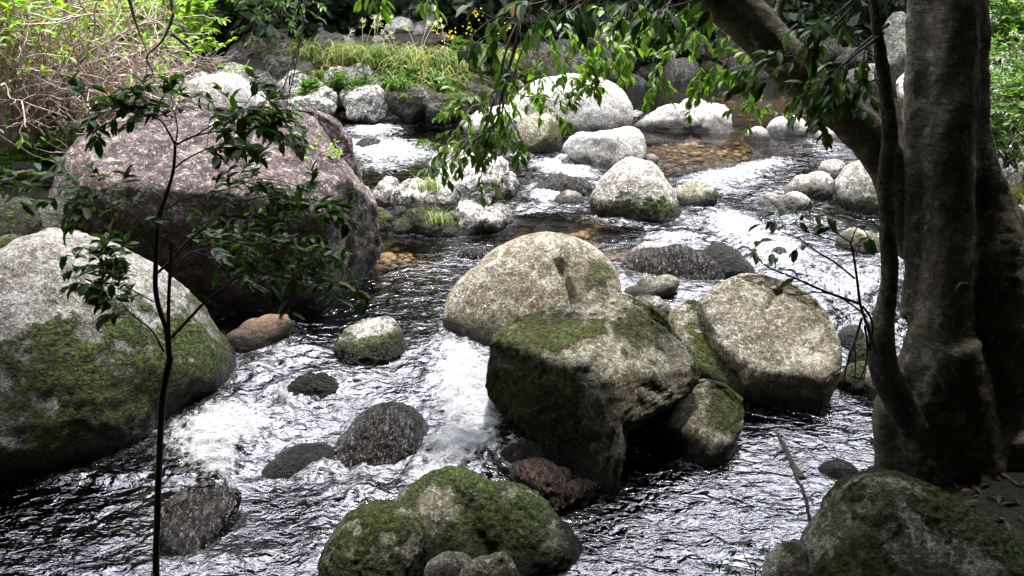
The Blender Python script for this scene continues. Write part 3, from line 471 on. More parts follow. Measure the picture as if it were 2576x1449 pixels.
gk = 'rocks packed behind the slender stem'
for i, (lb, ol, m_) in enumerate([('rounded mossy rock behind the foot of the slender stem', [(2138, 900), (2150, 865), (2190, 850), (2225, 880), (2225, 930), (2160, 925)], MOSSY), ('dark square rock upstream of the mossy one by the stem', [(2110, 870), (2120, 825), (2160, 818), (2175, 850), (2165, 882)], DARK),
        ('low wet slab between the tan boulder and the tree foot', [(2100, 960), (2130, 925), (2200, 915), (2260, 940), (2250, 1000), (2160, 985)], DARKM), ('tan bouldery rock under the tree root', [(2180, 990), (2175, 930), (2210, 890), (2270, 900), (2290, 980), (2240, 1020)], TAN)]):
    rock('T%d' % i, 'boulder', lb, ol, m_, wl=(sum(q[0] for q in ol) / len(ol), max(q[1] for q in ol)), T=.9, ext=.2, group=gk)
rock('L0', 'boulder', 'dark mossy block behind the grey crown of the huge boulder', [(-60, 560), (-20, 505), (40, 495), (90, 520), (92, 600), (60, 640), (-60, 660)], DARKM, D=6.3, T=.9, ext=.1, p=2.8, rough=(.04, .02))
rock('L1', 'boulder', 'squarish brown block wedged beside the dark mossy one', [(98, 520), (120, 503), (160, 508), (166, 545), (150, 590), (105, 600)], SHADE, D=6.5, T=.9, ext=.3, p=3.)
rock('L2', 'boulder', 'green mossy stone low behind the huge boulder', [(-40, 640), (0, 595), (60, 600), (75, 640), (40, 680)], MOSSY, D=6.1, T=.9, ext=.3)
# far bank
gk = 'pale rocks along the far bank'
rock('F0', 'boulder', 'purple humped boulder under the leafy shrub on the far bank', [(560, 150), (590, 110), (640, 80), (700, 74), (735, 100), (748, 150), (720, 190), (640, 200), (575, 185)], PURP, D=15.5, T=.8, ext=.1, k=5, dry=True, moss=-.2)
FARROCKS = [(700, 168, 48, 40, 14.6, 'grey blunt rock against the purple hump'), (655, 208, 46, 36, 14., 'white-spotted rock below the purple hump'), (606, 222, 50, 30, 13.4, 'flat pale rock above the purple slab'), (745, 215, 40, 30, 14.2, 'white craggy rock left of the twig tip'),
            (790, 222, 38, 28, 14.2, 'small craggy white rock before brown grass'), (850, 205, 48, 38, 14.5, 'pointed grey rock with white patches'), (905, 205, 42, 34, 14.5, 'grey jagged rock right of the pointed one'), (958, 208, 28, 24, 14.6, 'small grey cube rock under the grass'),
            (915, 250, 66, 34, 13.9, 'large white-streaked bank rock at the water edge'), (1035, 250, 62, 34, 14.0, 'black and white streaked rock right of the large streaked one'), (1105, 262, 44, 28, 14.0, 'dark foot rock under the drooping grass'), (815, 245, 40, 22, 13.6, 'low pale slab at the tail of the pool'),
            (770, 262, 60, 16, 13., 'long low slab by the water edge'), (1150, 250, 40, 30, 14.4, 'black wet rock at the corner of the far bank'), (1195, 235, 38, 28, 15., 'mossy dark rock behind the hanging twigs'), (1090, 210, 46, 26, 15.2, 'purple-grey rock among pale grass'),
            (560, 238, 48, 34, 12.8, 'pale rock slab behind the shrub twigs'), (505, 225, 60, 34, 13.0, 'sloping white slab under bare shrub twigs'), (590, 190, 40, 26, 14.2, 'round pale rock beneath bright leaves'), (440, 245, 60, 26, 12.4, 'whitish slab in the shrub shade')]
for i, (cx, cy_, rx, ry, D_, lb) in enumerate(FARROCKS):
    dark = 'black' in lb or 'dark' in lb
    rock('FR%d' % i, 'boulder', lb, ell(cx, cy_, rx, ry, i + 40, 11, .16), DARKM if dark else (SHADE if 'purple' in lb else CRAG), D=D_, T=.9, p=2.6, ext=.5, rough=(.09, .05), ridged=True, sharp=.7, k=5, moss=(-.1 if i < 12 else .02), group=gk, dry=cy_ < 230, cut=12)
gk = 'shaded rocks of the far bank'
for i, (cx, cy_, rx, ry, D_, lb) in enumerate([(1345, 140, 50, 36, 17.5, 'purple shaded rock behind the lit leaves'), (1440, 160, 60, 34, 18, 'broad shaded rock above the great white boulder'), (1560, 140, 70, 40, 20, 'dim rock face right of the great white boulder'), (1690, 150, 80, 36, 21, 'dim long rock on the dark right bank'),
        (1820, 140, 70, 40, 21, 'dim rock by the upstream bend'), (1960, 150, 70, 36, 21, 'dim rock behind the dark leaf clump'), (1080, 80, 50, 30, 20, 'rounded dim rock under the forest edge'), (960, 95, 44, 40, 19, 'dark mossy dome behind the plumes'), (600, 45, 80, 46, 19, 'dim rock face at the forest edge'),
        (470, 40, 70, 40, 19, 'dark rock behind the bright shrub'), (1330, 60, 60, 30, 21, 'dark rock under the overhanging forest'), (1180, 50, 44, 26, 21, 'small dark rock by brown dead twigs'), (2265, 120, 62, 80, 16, 'tall rounded grey-green rock seen between the stems'), (2200, 195, 70, 30, 18, 'low rock bar seen under the limb'),
        (2320, 230, 60, 60, 13, 'pale rock between the stem and the trunk'), (2520, 90, 70, 50, 14, 'shadowy rock beyond the trunk'), (2540, 185, 60, 46, 12.5, 'pale rock behind the right shrub'), (2560, 420, 60, 60, 9.5, 'sunlit pale rock beyond the trunk'), (2570, 560, 50, 40, 7.6, 'low pale rock under the dry grass')]):
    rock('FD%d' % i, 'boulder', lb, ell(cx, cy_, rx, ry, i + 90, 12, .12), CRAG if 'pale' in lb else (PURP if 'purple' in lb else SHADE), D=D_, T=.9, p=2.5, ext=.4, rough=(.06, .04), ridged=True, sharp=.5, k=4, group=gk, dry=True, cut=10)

# rubble between the big rocks: a few shapes, copied
def rubble(n, where, mats, label, group, s0, s1, seed):
    r_ = np.random.default_rng(seed); protos = []
    for i in range(len(mats)):
        U, F3 = ico(3); nn = norm(r_.normal(size=(11, 3))); c = np.ones(len(U))
        for a in nn: c = smin(c, np.where(U @ a > .05, r_.uniform(.6, .9) / np.maximum(U @ a, .05), 9.), .05)
        v = U * c[:, None] * np.array([1, .8, .62]); v = v + vnormals(v, F3) * (.10 * fbm(U * 2.2, 4, seed + i))[:, None]; protos.append((v, F3, mats[i]))
    made = {}
    for k in range(n):
        x, y = where(r_); z = float(zg(np.array([x]), np.array([y]))[0]); i = int(r_.integers(len(protos)))
        if i not in made:
            o = mk('stone', protos[i][0], protos[i][1], np.zeros((0, 4), int), protos[i][2], None, (0, 0, 0), {'lichb': np.zeros(len(protos[i][0])), 'wet': np.zeros(len(protos[i][0])), 'mossb': np.zeros(len(protos[i][0]))}); made[i] = o
        else: o = made[i].copy(); COL.objects.link(o)
        sc_ = s0 + (s1 - s0) * r_.random() ** 2.2; o.scale = (sc_, sc_ * r_.uniform(.8, 1.1), sc_ * r_.uniform(.8, 1.2)); o.rotation_euler = (r_.normal() * .3, r_.normal() * .3, r_.uniform(0, 6.28))
        o.location = (x, y, max(z, float(zw(x, y)) - .05) + sc_ * .18); tag(o, label, 'stone', group)
farx = lambda r_, a, b, d0, d1: (lambda x: (x, float(np.interp(x, [q[0] for q in FAR], [q[1] for q in FAR])) + r_.uniform(d0, d1)))(r_.uniform(a, b))
rubble(70, lambda r_: farx(r_, -6.5, 0.2, -.15, 1.5), [CRAG, CRAG, SHADE, WHITEM], 'small angular stone in the rubble along the sunlit far bank', 'rubble stones along the sunlit far bank', .10, .34, 5)
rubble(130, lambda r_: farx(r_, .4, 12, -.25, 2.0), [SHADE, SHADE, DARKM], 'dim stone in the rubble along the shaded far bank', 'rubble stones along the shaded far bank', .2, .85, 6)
rubble(26, lambda r_: (r_.uniform(4.6, 8.5), r_.uniform(6.5, 12)), [CRAG, WHITEM, SHADE], 'pale stone on the right bank beyond the trunk', 'stones on the right bank', .1, .35, 8)
rubble(24, lambda r_: (r_.uniform(-6.5, -3.8), r_.uniform(5.8, 8.6)), [DARKM, SHADE, MOSSY], 'dark mossy stone between the huge boulder and the purple slab', 'mossy stones on the left bank', .12, .4, 9)
rubble(16, lambda r_: (r_.uniform(2.6, 4.4), r_.uniform(4.0, 5.6)), [DARKM, SHADE], 'dark stone on the soil around the tree foot', 'stones around the tree foot', .05, .16, 10)
rubble(26, lambda r_: farx(r_, -5.5, 0.4, .6, 2.8), [CRAG, SHADE, PURP], 'rock poking out of the grass on the far bank', 'rocks in the far bank grass', .15, .5, 15)
# ------------------------------------------------------------------ water
FOAM = [(1180, 1000, 105, 190, -12, 1.), (1150, 1130, 120, 70, -25, 1.), (1090, 1200, 90, 40, -20, .8), (1160, 880, 90, 70, 0, .55), (560, 1090, 170, 85, -18, .95),
        (540, 1170, 90, 45, 10, .95), (720, 1010, 130, 60, -30, .62), (700, 900, 120, 50, -35, .5), (850, 960, 90, 40, 0, .45), (970, 385, 150, 42, 4, .86), (940, 332, 100, 26, 0, .75), (1010, 310, 110, 12, 0, .6),
        (990, 300, 140, 14, 0, .6), (960, 425, 90, 16, 0, .6), (1420, 430, 120, 30, 8, .8), (1380, 485, 70, 26, 0, .8), (1310, 400, 60, 25, 20, .6), (1440, 410, 60, 16, 10, .8),
        (1820, 450, 150, 26, -6, .72), (1900, 425, 110, 20, -10, .75), (1740, 560, 90, 30, 15, .55), (1860, 580, 130, 50, 20, .8), (1960, 640, 120, 60, 20, .75), (1990, 560, 160, 30, 0, .5),
        (2150, 720, 190, 70, 10, .6), (2050, 780, 60, 40, 30, .75), (2290, 640, 120, 160, 0, .5), (1690, 605, 90, 22, 0, .7), (1980, 330, 140, 14, 0, .3), (2080, 370, 90, 25, 10, .5), (1600, 290, 25, 14, 0, .6),
        (1350, 520, 130, 18, 0, .45), (1550, 560, 120, 8, 6, .6), (820, 1180, 180, 40, 5, .5), (880, 1240, 100, 40, 0, .5), (820, 1350, 60, 90, 10, .35), (1590, 1120, 30, 30, 0, .55), (1300, 1120, 60, 60, 40, .5), (1560, 700, 30, 20, 0, .5), (300, 1200, 200, 20, 0, .3),
        (1250, 560, 60, 12, 0, .3), (500, 1410, 220, 20, -5, .3), (2000, 480, 100, 20, 0, .3), (2280, 850, 60, 100, 0, .35)]
yy = np.concatenate([np.linspace(2.2, 9, 430)[:-1], np.geomspace(9, 34, 330)])
s = np.linspace(-1, 1, 760); X, Y = np.meshgrid(s, yy); X = X * (4.2 + .8 * Y)
P = np.stack([X, Y, 0 * X], -1); Z0 = zw(X, Y); PX, PY = project(np.stack([X, Y, Z0], -1))
fo = blob(PX, PY, FOAM); ca = blob(PX, PY, CALM); ca = np.maximum(ca, .42 * sstep(660, 480, PY) * (1 - np.clip(fo * 1.4, 0, 1)))
wav = fbm(P * np.array([1.6, 2.3, 1]), 3, 11) * .022 + fbm(P * np.array([5, 6.5, 1]) + fbm(P * 2, 2, 3)[..., None] * .8, 3, 23) * .017
rough = np.clip(.5 + 1.1 * fo - .6 * ca, .15, 1.6)
Z = Z0 + wav * rough + fo * .03 + fo * (.055 * fbm(P * np.array([5.5, 7.5, 1]) + fbm(P * 3, 2, 8)[..., None] * .5, 4, 31, .6, ridged=True))
V = np.stack([X, Y, Z], -1).reshape(-1, 3); f4 = grid(X, Y)
keep = (river_sd(X, Y) > -.9).ravel(); kf = keep[f4].all(1); f4 = f4[kf]
use = np.unique(f4); rm = np.full(len(V), -1); rm[use] = np.arange(len(use)); f4 = rm[f4]; V = V[use]
g = G('stream_water'); tc = g.n('ShaderNodeTexCoord').outputs['Object']
mp = g.n('ShaderNodeMapping', {'Vector': tc, 'Rotation': (0, 0, .25), 'Scale': (.85, 1.5, 1.)}).outputs[0]
warp = g.n('ShaderNodeVectorMath', {0: mp, 1: g.n('ShaderNodeVectorMath', {0: g.n('ShaderNodeTexNoise', {'Vector': mp, 'Scale': 2.3, 'Detail': 3}).outputs['Color'], 3: .35}, operation='SCALE').outputs[0]}, operation='ADD').outputs[0]
w1 = g.noise(warp, 6.5, 2, .5, .8); w2 = g.noise(warp, 17, 2, .5, 1.2); w3 = g.noise(warp, 44, 2, .5, .8)
fa, caA = g.attr('foam'), g.attr('calm')
hgt = g.math('ADD', g.math('MULTIPLY', w1, .028), g.math('ADD', g.math('MULTIPLY', w2, .0072), g.math('MULTIPLY', w3, .0012)))
bst = g.ramp(caA, 0, 1, 1., .16, False)
bp = g.n('ShaderNodeBump', {'Height': hgt, 'Strength': bst, 'Distance': 1.})
fr = g.n('ShaderNodeFresnel', {'IOR': g.ramp(caA, .1, .8, 2.0, 1.33), 'Normal': bp.outputs[0]}).outputs[0]
gl = g.n('ShaderNodeBsdfGlossy', {'Roughness': .04, 'Normal': bp.outputs[0], 'Color': (.95, .94, 1., 1)})
tr = g.n('ShaderNodeBsdfTransparent', {'Color': g.mix(g.ramp(caA, .15, .7), (.16, .17, .15), (.92, .84, .68))})
wsh = g.n('ShaderNodeMixShader', {0: fr, 1: tr.outputs[0], 2: gl.outputs[0]})
net = g.noise(warp, 8, 8, .72, .9); net2 = g.noise(warp, 34, 5, .7, .5)
wv = g.n('ShaderNodeVectorMath', {0: warp, 1: g.n('ShaderNodeVectorMath', {0: g.n('ShaderNodeTexNoise', {'Vector': warp, 'Scale': 11., 'Detail': 4}).outputs['Color'], 3: .12}, operation='SCALE').outputs[0]}, operation='ADD').outputs[0]
la = g.n('ShaderNodeTexVoronoi', {'Vector': wv, 'Scale': 8.}, feature='DISTANCE_TO_EDGE').outputs['Distance']; lb_ = g.n('ShaderNodeTexVoronoi', {'Vector': wv, 'Scale': 23.}, feature='DISTANCE_TO_EDGE').outputs['Distance']
lace = g.math('MAXIMUM', g.ramp(la, .0, .16, 1, 0), g.math('MULTIPLY', g.ramp(lb_, .0, .2, 1, 0), .75))
sh = g.math('MULTIPLY', g.attr('shore'), g.ramp(net2, .46, .62, 0, .62))
ff = g.math('ADD', g.math('ADD', g.math('MULTIPLY', net, 1.25), g.math('MULTIPLY', net2, .45)), g.math('ADD', g.math('MULTIPLY', fa, .98), g.math('MULTIPLY', lace, .22)))
ff = g.math('MAXIMUM', g.ramp(ff, 1.36, 1.80, 0, .97), sh)
fb = g.n('ShaderNodeBump', {'Height': g.math('ADD', g.math('MULTIPLY', net, .09), g.math('MULTIPLY', net2, .05)), 'Distance': 1.})
fd = g.n('ShaderNodeBsdfDiffuse', {'Color': (.82, .845, .88, 1), 'Normal': fb.outputs[0]}); ft = g.n('ShaderNodeBsdfTranslucent', {'Color': (.6, .66, .68, 1), 'Normal': fb.outputs[0]})
fs = g.n('ShaderNodeMixShader', {0: .25, 1: fd.outputs[0], 2: ft.outputs[0]})
WATER = g.out(g.n('ShaderNodeMixShader', {0: ff, 1: wsh.outputs[0], 2: fs.outputs[0]}).outputs[0])
from mathutils.kdtree import KDTree
pts = np.concatenate([v_[np.abs(v_[:, 2] - zw(v_[:, 0], v_[:, 1])) < .045] for _, v_, _, _ in ROCKS.values()] + [np.zeros((1, 3))]); pts = pts[::2]
kd = KDTree(len(pts))
for i_, q_ in enumerate(pts): kd.insert((q_[0], q_[1], 0), i_)
kd.balance()
cells = set(map(tuple, np.floor(pts[:, :2] / .25).astype(int))); cells = {(a + i_, b + j_) for a, b in cells for i_ in (-1, 0, 1) for j_ in (-1, 0, 1)}
ck = np.floor(V[:, :2] / .25).astype(int); shore = np.zeros(len(V))
for i_ in range(len(V)):
    if (ck[i_, 0], ck[i_, 1]) in cells: shore[i_] = kd.find((V[i_, 0], V[i_, 1], 0))[2] * -1
shore = np.where(shore < 0, np.exp(shore / .045), 0) * (.25 + .75 * sstep(.12, .6, fo.ravel()[use] + .25))
ow = mk('water', V, np.zeros((0, 3), int), f4, WATER, None, (0, 0, 0), {'foam': fo.ravel()[use], 'calm': ca.ravel()[use], 'shore': shore})
tag(ow, None, None, None, 'structure')
# ------------------------------------------------------------------ plants: materials
def leaf_mat(name, c1, c2, c3=None, trans=.45, gloss=.35, odd=.04):
    g = G(name); r = g.attr('rnd')
    col = g.mix(g.ramp(r, 0, .95, smooth=False), c1, c2)
    if c3: col = g.mix(g.math('GREATER_THAN', r, 1 - odd), col, c3)
    d = g.n('ShaderNodeBsdfPrincipled', {'Base Color': col, 'Roughness': gloss, 'Specular IOR Level': .5})
    t = g.n('ShaderNodeBsdfTranslucent', {'Color': g.mix(1., col, (1.25, 1.45, .5), 'MULTIPLY')})
    return g.out(g.n('ShaderNodeMixShader', {0: trans, 1: d.outputs[0], 2: t.outputs[0]}).outputs[0])
def bark_mat(name, c1, c2, spot=(.35, .35, .31), sp=.3, scale=6., bump=.012, dark=0.):
    g = G(name); tc = g.n('ShaderNodeTexCoord').outputs['Object']
    mp = g.n('ShaderNodeMapping', {'Vector': tc, 'Scale': (1, 1, .45)}).outputs[0]
    a = g.noise(mp, scale, 8, .7, .4); b = g.noise(tc, scale * 6, 5, .7); c = g.noise(tc, scale * .8, 9, .75)
    col = g.mix(g.ramp(a, .38, .62), c1, c2); col = g.mix(g.math('MULTIPLY', g.ramp(c, .56, .62), sp), col, spot)
    if dark: col = g.mix(g.ramp(g.attr('rnd'), .2, .95, 0, dark), col, (.11, .07, .045))
    k = g.ramp(b, .3, .7, .6, 1.4, False); col = g.mix(1., col, g.n('ShaderNodeCombineColor', {0: k, 1: k, 2: k}).outputs[0], 'MULTIPLY')
    wr = g.noise(g.n('ShaderNodeMapping', {'Vector': tc, 'Scale': (1, 1, 3.2)}).outputs[0], scale * 2.6, 5, .65, .8); sp2 = g.noise(tc, scale * 3.4, 4, .6, .5)
    col = g.mix(g.math('MULTIPLY', g.ramp(sp2, .60, .63), sp), col, [x * .9 for x in spot]); col = g.mix(g.math('MULTIPLY', g.ramp(wr, .52, .60), .45), col, [x * .55 for x in c1])
    bp = g.n('ShaderNodeBump', {'Height': g.math('ADD', g.math('ADD', a, g.math('MULTIPLY', wr, .5)), g.math('MULTIPLY', b, .35)), 'Distance': bump})
    return g.out(g.n('ShaderNodeBsdfPrincipled', {'Base Color': col, 'Roughness': .85, 'Normal': bp.outputs[0]}).outputs[0])
BARK = bark_mat('smooth_bark', (.06, .052, .034), (.175, .152, .10), (.30, .29, .23), .8, 4.2, .045)
TWIG = bark_mat('dark_twig', (.06, .045, .032), (.11, .085, .06), sp=.1, scale=14, bump=.003)
DEAD = bark_mat('wet_dead_wood', (.022, .016, .012), (.045, .032, .024), sp=.05, scale=16, bump=.004)
PALE = bark_mat('pale_twig', (.66, .54, .47), (.42, .31, .26), (.78, .70, .64), .4, 10, .003, .7)
LGLOSS = leaf_mat('glossy_leaf', (.028, .072, .014), (.065, .135, .028), (.24, .14, .02), .35, .45, .05)
LSAP = leaf_mat('sapling_leaf', (.035, .085, .016), (.08, .16, .032), (.26, .15, .02), .42, .45, .05)
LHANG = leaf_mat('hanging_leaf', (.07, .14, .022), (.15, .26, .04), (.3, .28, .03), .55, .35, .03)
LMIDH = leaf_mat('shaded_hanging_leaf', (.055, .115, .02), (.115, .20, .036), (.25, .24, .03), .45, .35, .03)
LBRIGHT = leaf_mat('bright_leaf', (.13, .25, .025), (.27, .42, .045), (.45, .36, .03), .5, .4, .03)
LMID = leaf_mat('mid_leaf', (.05, .12, .025), (.12, .22, .04), (.3, .28, .06), .45, .4, .04)
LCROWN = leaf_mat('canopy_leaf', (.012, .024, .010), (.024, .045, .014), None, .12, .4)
GRASSM = leaf_mat('bank_grass', (.07, .15, .04), (.17, .26, .07), (.42, .36, .2), .4, .45, .38)
STRAW = leaf_mat('dry_grass', (.40, .32, .17), (.26, .20, .10), (.2, .28, .08), .35, .6, .2)
RUST = leaf_mat('brown_undergrowth', (.22, .12, .05), (.32, .2, .09), (.12, .16, .05), .3, .6, .2)
PLUME = leaf_mat('seed_plume', (.80, .76, .70), (.7, .64, .56), None, .4, .7)
YEL = leaf_mat('yellow_flower', (.75, .6, .03), (.7, .62, .05), None, .3, .5)
RNG = np.random.default_rng(7)
def rv(n=None): return norm(RNG.normal(size=(n, 3) if n else 3))
def pathY(pts, Y):
    """traced points (px, py, half width in px[, distance]) stood up in the vertical plane at distance Y"""
    P = []; rr = []
    for q in pts:
        yq = q[3] if len(q) > 3 else Y; p = atY(q[0], q[1], yq); P.append(p)
        t = p[1] * CP - (p[2] - CAM_H) * SP; rr.append(q[2] * 2 * TX / PW * t)
    return np.array(P), np.array(rr)
def fuse(name, tubes, mat, parent, voxel=.02, amp=.012, freq=5., seed=3, sides=14, loc=None):
    """several limbs grown into one skin"""
    mb = MB()
    for P, r in tubes:
        n = max(12, len(P) * 7); Q = smooth_path(np.c_[P, r], n); tube(mb, Q[:, :3], np.maximum(Q[:, 3], .004), sides)
    v, f3, f4 = mb.arrays(); o = mk('limbs', v, f3, f4, mat, None, (0, 0, 0))
    m = o.modifiers.new('r', 'REMESH'); m.mode = 'VOXEL'; m.voxel_size = voxel
    me = bpy.data.meshes.new_from_object(o.evaluated_get(bpy.context.evaluated_depsgraph_get()))
    v = np.zeros(len(me.vertices) * 3); me.vertices.foreach_get('co', v); v = v.reshape(-1, 3)
    qs = np.array([list(p.vertices) for p in me.polygons if len(p.vertices) == 4]); ts = np.array([list(p.vertices) for p in me.polygons if len(p.vertices) == 3]).reshape(-1, 3)
    old = o.data; bpy.data.objects.remove(o); bpy.data.meshes.remove(old); bpy.data.meshes.remove(me)
    # relax, then lumps of bark
    tri = np.concatenate([qs[:, [0, 1, 2]], qs[:, [0, 2, 3]]] + ([ts] if len(ts) else []))
    E = np.concatenate([qs[:, [0, 1]], qs[:, [1, 2]], qs[:, [2, 3]], qs[:, [3, 0]]]); E = np.concatenate([E, E[:, ::-1]])
    for _ in range(4):
        s_ = np.zeros_like(v); c = np.zeros(len(v)); np.add.at(s_, E[:, 0], v[E[:, 1]]); np.add.at(c, E[:, 0], 1); v = np.where(c[:, None] > 0, .5 * v + .5 * s_ / np.maximum(c, 1)[:, None], v)
    N = vnormals(v, tri)
    v = v + N * (amp * (fbm(v * freq * np.array([1, 1, .5]), 3, seed) + .35 * fbm(v * freq * 4, 3, seed + 4)))[:, None]
    return mk(name, v, ts, qs, mat, parent, loc)
def twig_leaves(wood, lf, P, r0, r1, n_twigs, tl, leaf_n, L, start=.25, flat=.5, sides=5, leafw=.42, droop=.3, gravity=0., seg=6, both=True):
    """side twigs with leaves along the outer part of a branch"""
    Q = smooth_path(P, max(12, len(P) * 5)); n = len(Q); tube(wood, Q, np.linspace(r0, r1, n), sides)
    for k in range(n_twigs):
        f = start + (1 - start) * (k + RNG.random()) / n_twigs; i = min(n - 2, int(f * (n - 1)))
        T = norm(Q[i + 1] - Q[i]); d = RNG.normal(size=3); d[2] *= flat; d = norm(norm(d - T * (d @ T)) + T * .8)
        ln = tl * RNG.uniform(.5, 1.2) * (1.1 - .4 * f); pts = [Q[i]]
        for s_ in range(seg): d = norm(d + RNG.normal(size=3) * .16 + np.array([0, 0, -gravity])); pts.append(pts[-1] + d * ln / seg)
        pts = np.array(pts); tube(wood, pts, np.linspace(max(r1, .35 * r0 * (1 - .6 * f)), r1 * .7, len(pts)), 4)
        put_leaves(lf, pts, leaf_n, L, leafw, droop)
    put_leaves(lf, Q[int(n * .8):], leaf_n, L, leafw, droop)
def put_leaves(lf, pts, leaf_n, L, leafw=.42, droop=.3, updir=(0, 0, 1)):
    m = max(1, int(leaf_n * RNG.uniform(.7, 1.3))); t = np.sqrt(RNG.random(m)) * .85 + .15; t[:1] = 1
    idx = np.minimum((t * (len(pts) - 1)), len(pts) - 1.001); i = idx.astype(int); p = pts[i] + (pts[i + 1] - pts[i]) * (idx - i)[:, None]
    T = norm(pts[i + 1] - pts[i]); sd_ = norm(np.cross(T, np.array(updir)) + 1e-6) * np.where(RNG.random(m) < .5, -1, 1)[:, None]
    D = norm(T * RNG.uniform(.3, 1.1, (m, 1)) + sd_ * RNG.uniform(.3, 1., (m, 1)) + RNG.normal(size=(m, 3)) * .25 - np.array([0, 0, droop]))
    N = norm(np.array(updir) + RNG.normal(size=(m, 3)) * .35)
    ll = L * RNG.uniform(.6, 1.15, m); leaves(lf, p, D, N, ll, ll * leafw * RNG.uniform(.85, 1.15, m), RNG.random(m))
# ------------------------------------------------------------------ the big tree on the right bank
YT = 4.75
base = atY(2360, 1240, YT); base[2] = zg(np.array([base[0]]), np.array([base[1]]))[0]
tree = empty('broadleaf_tree', base, 'old dark multi-stemmed tree with an arching limb, rooted on the right bank', 'tree')
def up(P, r, top, rt):
    return np.concatenate([P, [top]]), np.concatenate([r, [rt]])
tr1 = pathY([(2345, 1330, 150), (2345, 1180, 112), (2350, 1000, 100), (2362, 860, 78), (2378, 720, 64), (2384, 560, 60), (2384, 400, 58), (2398, 200, 60), (2402, 0, 58), (2405, -250, 54)], YT)
tr1 = up(*tr1, tr1[0][-1] + np.array([.2, .3, 2.6]), .14)
tr1b = pathY([(2300, 800, 34), (2318, 680, 42), (2312, 560, 44), (2310, 420, 40), (2318, 200, 38), (2326, 0, 36), (2335, -250, 32)], YT + .12)
tr1b = up(*tr1b, tr1b[0][-1] + np.array([-.3, .8, 2.6]), .08)
tr2 = pathY([(2520, 1420, 90), (2500, 1200, 84), (2490, 1000, 90), (2490, 800, 92), (2482, 620, 88), (2476, 500, 62), (2446, 400, 54), (2434, 250, 46), (2446, 50, 40), (2452, -250, 36)], YT + .1)
tr2 = up(*tr2, tr2[0][-1] + np.array([.8, .2, 2.6]), .1)
tr2b = pathY([(2640, 900, 90), (2590, 700, 60), (2540, 560, 40), (2500, 470, 34), (2470, 420, 30)], YT + .15)
bulge = pathY([(2490, 430, 20), (2500, 470, 34), (2494, 540, 36)], YT + .05)
rt1 = pathY([(2246, 1225, 46), (2240, 1120, 40), (2238, 1040, 38), (2262, 980, 40), (2330, 900, 50)], YT - .02)
rt2 = pathY([(2230, 940, 34), (2260, 1010, 34), (2300, 1060, 40), (2330, 1200, 60)], YT - .15)
rt3 = pathY([(2500, 1400, 90), (2485, 1280, 62), (2470, 1130, 50), (2440, 980, 50), (2410, 860, 50)], YT - .15)
rt4 = pathY([(2600, 1560, 190), (2580, 1400, 170), (2560, 1250, 140), (2530, 1050, 100)], YT + .05)
fuse('trunk', [tr1, tr1b, tr2, tr2b, bulge, rt1, rt2, rt3, rt4], BARK, tree, .022, .022, 4.)
lim = pathY([(2300, 640, 40), (2268, 520, 46), (2236, 425, 48), (2185, 352, 50), (2118, 285, 50), (2050, 228, 52), (1975, 150, 56), (1895, 60, 60), (1815, -10, 62), (1700, -110, 62)], YT + .2)
lim = (np.concatenate([lim[0], lim[0][-1:] + [[-.7, .5, .75]], lim[0][-1:] + [[-1.9, 1.2, 1.6]], lim[0][-1:] + [[-3.4, 1.6, 2.2]]]), np.concatenate([lim[1], [.12, .09, .05]]))
fork = pathY([(1985, 180, 26), (1935, 90, 20), (1960, 20, 16), (1990, -80, 14)], YT + .3)
fork2 = pathY([(2150, 300, 18), (2130, 240, 10), (2060, 190, 7), (1990, 160, 5)], YT + .5)
fuse('limb', [lim, fork, fork2], BARK, tree, .02, .014, 4., 9)
st = pathY([(2300, 1080, 36), (2262, 1010, 38), (2226, 930, 36), (2216, 850, 33), (2226, 780, 25), (2238, 690, 21), (2231, 560, 20), (2228, 450, 21), (2238, 350, 20), (2230, 240, 18), (2213, 120, 15), (2197, 0, 13), (2180, -150, 11)], YT - .35)
fuse('stem', [st], BARK, tree, .014, .008, 5., 12)
sc = MB(); pc = atY(2385, 700, YT) - np.array([0, .178, .0]); th = np.linspace(0, 2 * np.pi, 25)[:-1]
prof = [(.0, .002), (.5, .003), (.8, .004), (.92, .009), (1.0, .006), (1.1, -.03)]
V = np.concatenate([np.stack([pc[0] + .038 * a * np.cos(th) * (1 + .08 * np.sin(2 * th)), pc[1] - b + 0 * th, pc[2] + .042 * a * np.sin(th)], -1) for a, b in prof]); I = np.arange(len(V)).reshape(len(prof), 24)
sc.add(V, None, np.stack([I[:-1], np.roll(I[:-1], -1, 1), np.roll(I[1:], -1, 1), I[1:]], -1).reshape(-1, 4))
sc.build('bark_ring', bark_mat('lichen_ring', (.20, .19, .15), (.15, .14, .11), sp=.2, scale=30), tree)
